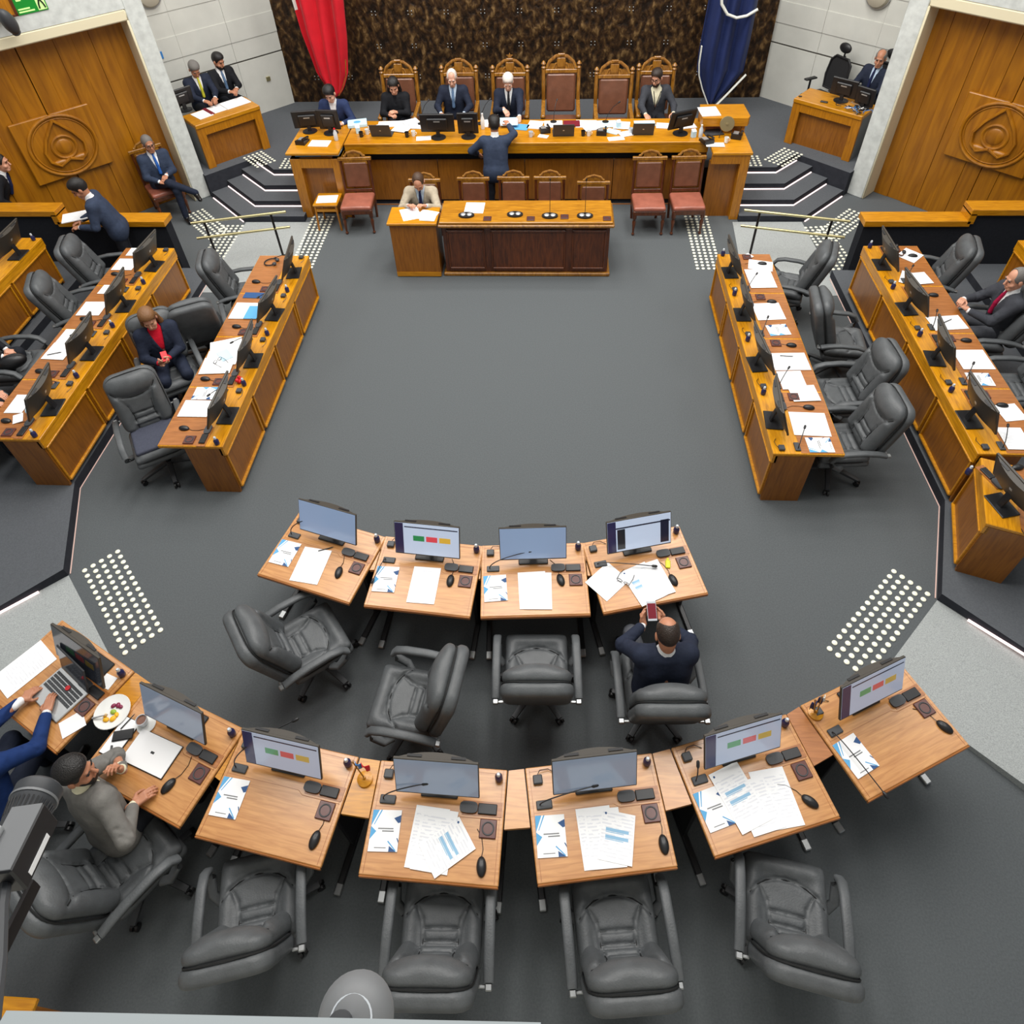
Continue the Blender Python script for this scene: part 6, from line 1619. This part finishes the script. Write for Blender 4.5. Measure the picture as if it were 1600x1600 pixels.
    # ---- trousers and shoes
    if legs:
        lo = np.min([P] + K + A, 0) - .2; hi = np.max([P] + K + A, 0) + .2
        f = Fld(lo, hi, max(res, .015))
        f.cap(P - lat * .07, P + lat * .07, .115 * fat, k=.03)
        for h_, k_, a_ in zip(hips, K, A): f.cap(h_, k_, .088, .066, k=.04); f.cap(k_, a_, .064, .05, k=.03)
        mesh_obj('trousers', [f.mesh()], CL[g['trousers']], body)
        for k_, a_ in zip(K, A):
            f = Fld(a_ - .25, a_ + .25, .014)
            d = k_ - a_; dn = nrm(V3(d[0] * .3, max(d[1], .0) * .3 + 1.0, -.0)) if not g['feet'] else nrm(V3(0, 1, 0) * .9 + V3(0, 0, -.15 if a_[2] > .2 else 0))
            f.cap(a_ + V3(0, 0, -.045), a_ + dn * .14 + V3(0, 0, -.055), .04, .035, k=.02); f.cap(a_, a_ + V3(0, 0, -.04), .045, .042, k=.02)
            mesh_obj('shoe', [f.mesh()], M['shoe'], body)
    # ---- hair, beard, eyes, glasses
    st = g['style']
    f = Fld(Hc - np.array([.24, .24, .42]), Hc + .22, .0075)
    E_ = lambda c, r, k=.02, mode='u': f.ell(hp_(*c), [1.1 * q_ for q_ in r], k, mode, M=HM)
    if st in ('short', 'full', 'long', 'bun', 'receding', 'ring'):
        E_((0, -.022, .042), (.079, .099, .1), 0)
        if st in ('full', 'long'): E_((0, -.005, .085), (.084, .095, .07), .02)
        if st == 'receding': E_((0, .075, .095), (.06, .07, .07), .01, 'cut')
        if st == 'ring': E_((0, .02, .13), (.062, .105, .075), .01, 'cut')
        E_((0, .09, .0), (.085, .062, .086), .01, 'cut')                            # face opening
        f.box(hp_(0, .02, -.115), (.2, .2, .075 if st not in ('long',) else .0), .005, .005, 'cut', M=HM) if st != 'long' else None
        for q in (-1, 1): E_((q * .09, .03, -.03), (.03, .035, .035), .01, 'cut') if st not in ('long',) else None
        if st == 'long':
            E_((0, .095, .0), (.062, .06, .085), .008, 'cut')
            for q in (-1, 1):
                f.cap(hp_(q * .074, -.03, .02), hp_(q * .085, -.03, -.12), .026, .03, k=.02); f.cap(hp_(q * .085, -.03, -.12), hp_(q * .09, .03, -.24), .03, .02, k=.02)
            f.cap(hp_(0, -.08, .0), hp_(0, -.085, -.2), .06, .05, k=.04)
        if st == 'bun': f.ell(hp_(0, -.1, .09), (.045, .045, .045), k=.02)
    mesh_obj('hair', [f.mesh()], HR[g['hair']], body)
    if g['beard']:
        f = Fld(Hc - .2, Hc + .2, .0065); E_ = lambda c, r, k=.02, mode='u': f.ell(hp_(*c), [1.1 * q_ for q_ in r], k, mode, M=HM)
        E_((0, .024, -.062), (.0595, .0675, .058), 0); f.cap(hp_(-.02, .062, -.094), hp_(.02, .062, -.094), .0255, k=.02); E_((0, .05, .01), (.1, .1, .058), .01, 'cut'); E_((0, .1, -.055), (.02, .02, .01), .005, 'cut')
        mesh_obj('beard', [f.mesh()], HR['dkbrown' if g['hair'] not in ('grey', 'black') else g['hair']], body)
    b = MB(); b.M = Matrix([[*(HM[i] * 1.1), Hc[i]] for i in range(3)] + [[0, 0, 0, 1]])
    MM = b.M.copy()
    for q in (-1, 1):
        b = MB(); b.M = MM; b.ell((q * .031, .081, .015), (.011, .006, .006), 10); b.build('eye', M['eye'], body)
        b = MB(); b.M = MM; b.tube([(q * .018, .092, .034), (q * .034, .089, .039), (q * .048, .08, .034)], .004, 5); b.build('eyebrow', HR[g['hair']], body)
    if g['glasses']:
        b = MB(); b.M = Matrix([[*(HM[i] * 1.1), Hc[i]] for i in range(3)] + [[0, 0, 0, 1]])
        for q in (-1, 1): b.tube([(q * .033 + .024 * cos(t), .1, .012 + .017 * sin(t)) for t in [2 * pi * i / 14 for i in range(15)]], .0032, 5); b.tube([(q * .057, .098, .016), (q * .078, .04, .014), (q * .08, -.01, .01)], .003, 5)
        b.tube([(-.01, .101, .016), (.01, .101, .016)], .003, 5); b.build('glasses', M['black'], body)
    return body
PT = 'people seated behind the podium'
make_person((-3.22, 11.98, .42), 178, 'person in blue cardigan bent over screens, left podium end', lean=.32, head=(-.1, .55), hl=(-.18, .42, .78), hr=(.16, .44, .78), jacket='bluec', shirt='white', hair='black', style='full', skin='pale', legs=True, res=.016, knees=((-.12, .34, .56), (.12, .34, .56)), feet=((-.12, .3, .09), (.12, .3, .09)))
make_person((-2.22, 12.2, .42), 182, 'person all in black looking down at their hands, podium', lean=.16, head=(.1, .5), hl=(-.05, .36, .84), hr=(.09, .38, .80), curl=(.9, .9), hdir=((.6, .5, .3), (-.6, .5, .2)), pal=((.4, 0, -.6), (-.4, 0, -.6)), jacket='black', shirt='black', hair='black', style='long', skin='light', vneck=.02, res=.016, build=.95)
make_person((-1.24, 12.42, .42), 180, 'person in navy suit and grey-blue tie behind the wide monitor', lean=.14, head=(.05, .38), hl=(-.2, .40, .74), hr=(.2, .40, .74), jacket='navy', shirt='pblue', tie='tieg', hair='white', style='receding', skin='pale', res=.016)
make_person((-.27, 12.28, .42), 180, 'person in dark suit and striped tie handing papers forward', lean=.2, head=(.0, .5), hl=(-.20, .62, .80), hr=(.06, .42, .86), hdir=(None, (-.3, .5, -.3)), curl=(.7, .8), jacket='navy', shirt='white', tie='tiek', hair='white', style='full', skin='pale', res=.016)
make_person((2.22, 12.32, .42), 184, 'person in charcoal jacket with a black lanyard, right part of podium', lean=.14, head=(-.55, .3), hl=(-.26, .44, .76), hr=(.22, .50, .78), jacket='charcoal', shirt='cream', tie=None, hair='dkbrown', style='full', beard=True, glasses=True, skin='light', res=.016, vneck=.085)
b = MB(); b.tube([(2.16, 12.02, 1.50), (2.18, 11.98, 1.38), (2.2, 11.99, 1.2)], .008, 6); b.tube([(2.28, 12.02, 1.50), (2.24, 11.98, 1.38), (2.2, 11.99, 1.2)], .008, 6)
o = b.build('lanyard', M['black']); tag(o, 'black lanyard hanging on the person with a lanyard', 'lanyard')
make_person((-.40, 10.50, 0), 2, 'person in slate suit with back turned, reaching over the podium', stand=True, lean=.22, head=(.1, .1), hl=(-.30, .34, 1.0), hr=(.20, .58, 1.36), pole=((-.8, -.5, 0), (.8, -.3, -.3)), jacket='slate', shirt='white', hair='black', style='full', skin='tan', trousers='dark', res=.016, curl=(.5, .6))
make_person((-1.47, 9.74, 0), 180, 'person in beige jacket writing at the brown block', lean=.3, head=(.02, .8), hl=(-.13, .50, .965), hr=(.13, .50, .965), curl=(.6, .9), jacket='beige', shirt='pblue', tie='tien', hair='brown', style='receding', skin='light', res=.014)
pen(-1.56, 9.2, .95, 120, .13, 'pen in the hand of the clerk in beige', 'red')
# left niche
make_person((-5.93, 12.72, .52), -137, 'person in navy suit with yellow tie, left niche desk', lean=.18, head=(-.05, .6), hl=(-.08, .52, .80), hr=(.12, .52, .80), jacket='navy', shirt='white', tie='tiey', hair='grey', style='full', skin='tan', res=.016)
make_person((-5.60, 13.02, .52), -134, 'person in black suit with grey-blue tie, left niche desk', lean=.12, head=(.35, .35), hl=(-.06, .44, .82), hr=(.1, .48, .82), curl=(.9, .9), jacket='black', shirt='white', tie='tieg', hair='black', style='full', beard=True, skin='tan', res=.016)
make_person((-6.46, 12.14, .52), -135, 'person mostly hidden behind the left marble pier', lean=.2, head=(0, .4), hl=(-.1, .45, .8), hr=(.1, .5, .8), jacket='black', shirt='white', hair='dkbrown', style='short', skin='light', res=.018)
# right niche
make_person((5.98, 12.68, .52), 128, 'person in navy suit behind monitors in the right niche', lean=.06, head=(.35, .2), hl=(-.12, .40, .78), hr=(.12, .40, .78), jacket='navy', shirt='pblue', tie='tien', hair='grey', style='ring', skin='tan', res=.016)
# by the left door
make_person((-6.1, 10.77, 0), -139, 'person in slate suit and blue tie, legs crossed, left door', lean=.02, head=(.1, .15), hl=(-.04, .30, .78), hr=(.10, .32, .72), hdir=((.7, .5, -.3), (-.6, .5, -.2)), jacket='slate', shirt='white', tie='tieb', hair='grey', style='short', glasses=True, skin='tan', trousers='navy', res=.014,
            knees=((-.08, .47, .56), (-.02, .44, .70)), feet=((-.06, .48, .09), (-.32, .62, .50)))
make_person((-8.05, 9.52, 0), -75, 'person in dark suit at left edge, hand on the door', stand=True, lean=.5, head=(0, .1), hl=(-.32, .44, 1.25), hr=(.25, .3, .9), pole=((-.6, .0, -.8), (.8, -.4, 0)), jacket='black', shirt='white', tie='tien', hair='black', style='short', skin='light', res=.016)
make_person((-5.72, 8.62, .12), 112, 'standing person in slate suit looking down at held papers', stand=True, lean=.34, head=(.1, .5), hl=(-.12, .42, 1.02), hr=(.14, .44, 1.0), pole=((-.5, -.4, -.8), (.5, -.4, -.8)), jacket='slate', shirt='white', hair='black', style='full', skin='tan', trousers='dark', res=.014, curl=(.7, .7))
sheet(-6.28, 8.64, 24, .34, .26, 1.14, 'white sheaf held by the standing person in slate suit', m='print', thick=.012)
# benches
make_person((-4.18, 6.30, 0), -146, 'person in navy suit and red blouse holding a red phone', lean=.04, head=(-.15, .42), hl=(-.02, .33, .80), hr=(.10, .34, .78), hdir=((.6, .5, .1), (-.6, .5, .1)), curl=(.9, .9), pal=((.3, -.2, .5), (-.3, -.2, .5)), jacket='navy', shirt='red', hair='blond', style='long', skin='light', trousers='navy', res=.011, vneck=.06, build=.97)
b = MB(); b.box((-.035, -.07, 0), (.035, .07, .009), .004); o = b.build('phone', M['red'], smooth=0); o.location = (-3.99, 5.99, .86); o.rotation_euler = (.4, .1, R(35)); tag(o, 'red phone in the hands of the person in navy', 'phone')
make_person((5.82, 6.86, .12), 86, 'person in charcoal suit and crimson tie with clasped hands', lean=.08, head=(.1, .25), hl=(-.06, .44, .84), hr=(.10, .46, .88), hdir=((.6, .5, .25), (-.6, .5, .2)), curl=(1.0, 1.0), jacket='charcoal', shirt='white', tie='tier', hair='grey', style='receding', skin='light', trousers='greyt', res=.011, build=1.05)
make_person((-6.42, 6.06, .12), -86, 'person in dark suit cut by left edge, holding a black bag', lean=.0, head=(0, .2), hl=(-.02, .42, .72), hr=(.1, .46, .70), curl=(.8, .8), jacket='black', shirt='white', hair='dkbrown', style='short', skin='light', trousers='dark', res=.014)
f = Fld((-.2, -.16, -.12), (.2, .16, .14), .012); f.ell((0, 0, 0), (.15, .09, .09), k=0); f.groove([(-.15, 0, .05), (0, 0, .09), (.15, 0, .05)], .012, .012); o = mesh_obj('handbag', [f.mesh()], M['black']); o.location = (-5.82, 5.92, .82); o.rotation_euler.z = R(30); tag(o, 'small black bag on the lap at left edge', 'bag')
make_person((-6.16, 5.16, .12), -84, 'person in white sleeves writing at the near left second bench', lean=.25, head=(0, .6), hl=(-.08, .56, .80), hr=(.12, .58, .80), curl=(.5, .7), jacket=None, shirt='white', hair='dkbrown', style='short', skin='light', res=.014)
f = Fld((-.2, -.14, -.06), (.2, .14, .2), .012); f.ell((0, 0, .04), (.06, .14, .05), k=0); f.ell((.0, .04, .08), (.05, .08, .05), k=.03); o = mesh_obj('cloth_bundle', [f.mesh()], M['paper_pale']); o.location = (-5.05, 5.12, .885); o.rotation_euler.z = R(-10); tag(o, 'pale green cloth bundle behind the near left second bench monitor', 'cloth')
# inner arc: person with a phone
make_person((1.42, 2.44, 0), 4, 'person in navy suit holding a phone, seated at the inner arc', lean=.12, head=(.0, .62), hl=(-.10, .40, .80), hr=(.07, .41, .80), hdir=((.25, .9, .1), (-.25, .9, .1)), pal=((.8, 0, .5), (-.8, 0, .5)), curl=(.8, .8), pole=((-1, -.2, -.4), (1, -.2, -.4)), jacket='navy', shirt='white', hair='dkbrown', style='ring', skin='tan', trousers='greyt', res=.011, fat=1.12, knees=((-.16, .46, .56), (.18, .46, .56)), feet=((-.2, .52, .09), (.2, .5, .09)))
root = empty('phone', (1.37, 2.93, .86), R(4), 'phone with pinkish screen in the hands of the person in navy', 'phone')
b = MB(); b.at((0, 0, 0), (R(28), 0, 0)); b.box((-.038, -.078, 0), (.038, .078, .008), .003); b.build('case', M['clear'], root, smooth=0)
b = MB(); b.at((0, 0, 0), (R(28), 0, 0)); b.box((-.034, -.06, .008), (.034, .06, .0086)); b.build('screen', M['maroon'], root, smooth=0)
# outer arc: bearded person in grey, person typing in blue
make_person((-2.53, 1.27, 0), -24, 'person in grey suit with a hand at the chin, outer arc', lean=.2, tilt=-.22, head=(-.95, .05), hl=(.0, .29, 1.0), hr=(.15, .17, .83), hdir=((.0, -.08, .95), (.3, .9, -.1)), pal=((.4, -.9, 0), (-.1, 0, -1)), curl=(1.0, .4), pole=((-.8, .5, -.8), (.9, -.5, -.3)), jacket='grey', shirt='cream', hair='black', style='full', beard=True, skin='tan', trousers='dark', res=.010, build=1.04)
make_person((-3.52, 1.38, 0), -5, 'person in bright navy suit typing on the laptop, left edge', lean=.36, head=(.1, .5), hl=(-.04, .70, .81), hr=(.19, .60, .81), curl=(.35, .35), jacket='blue', shirt='white', hair='dkbrown', style='short', skin='tan', trousers='navy', res=.011, build=1.02)
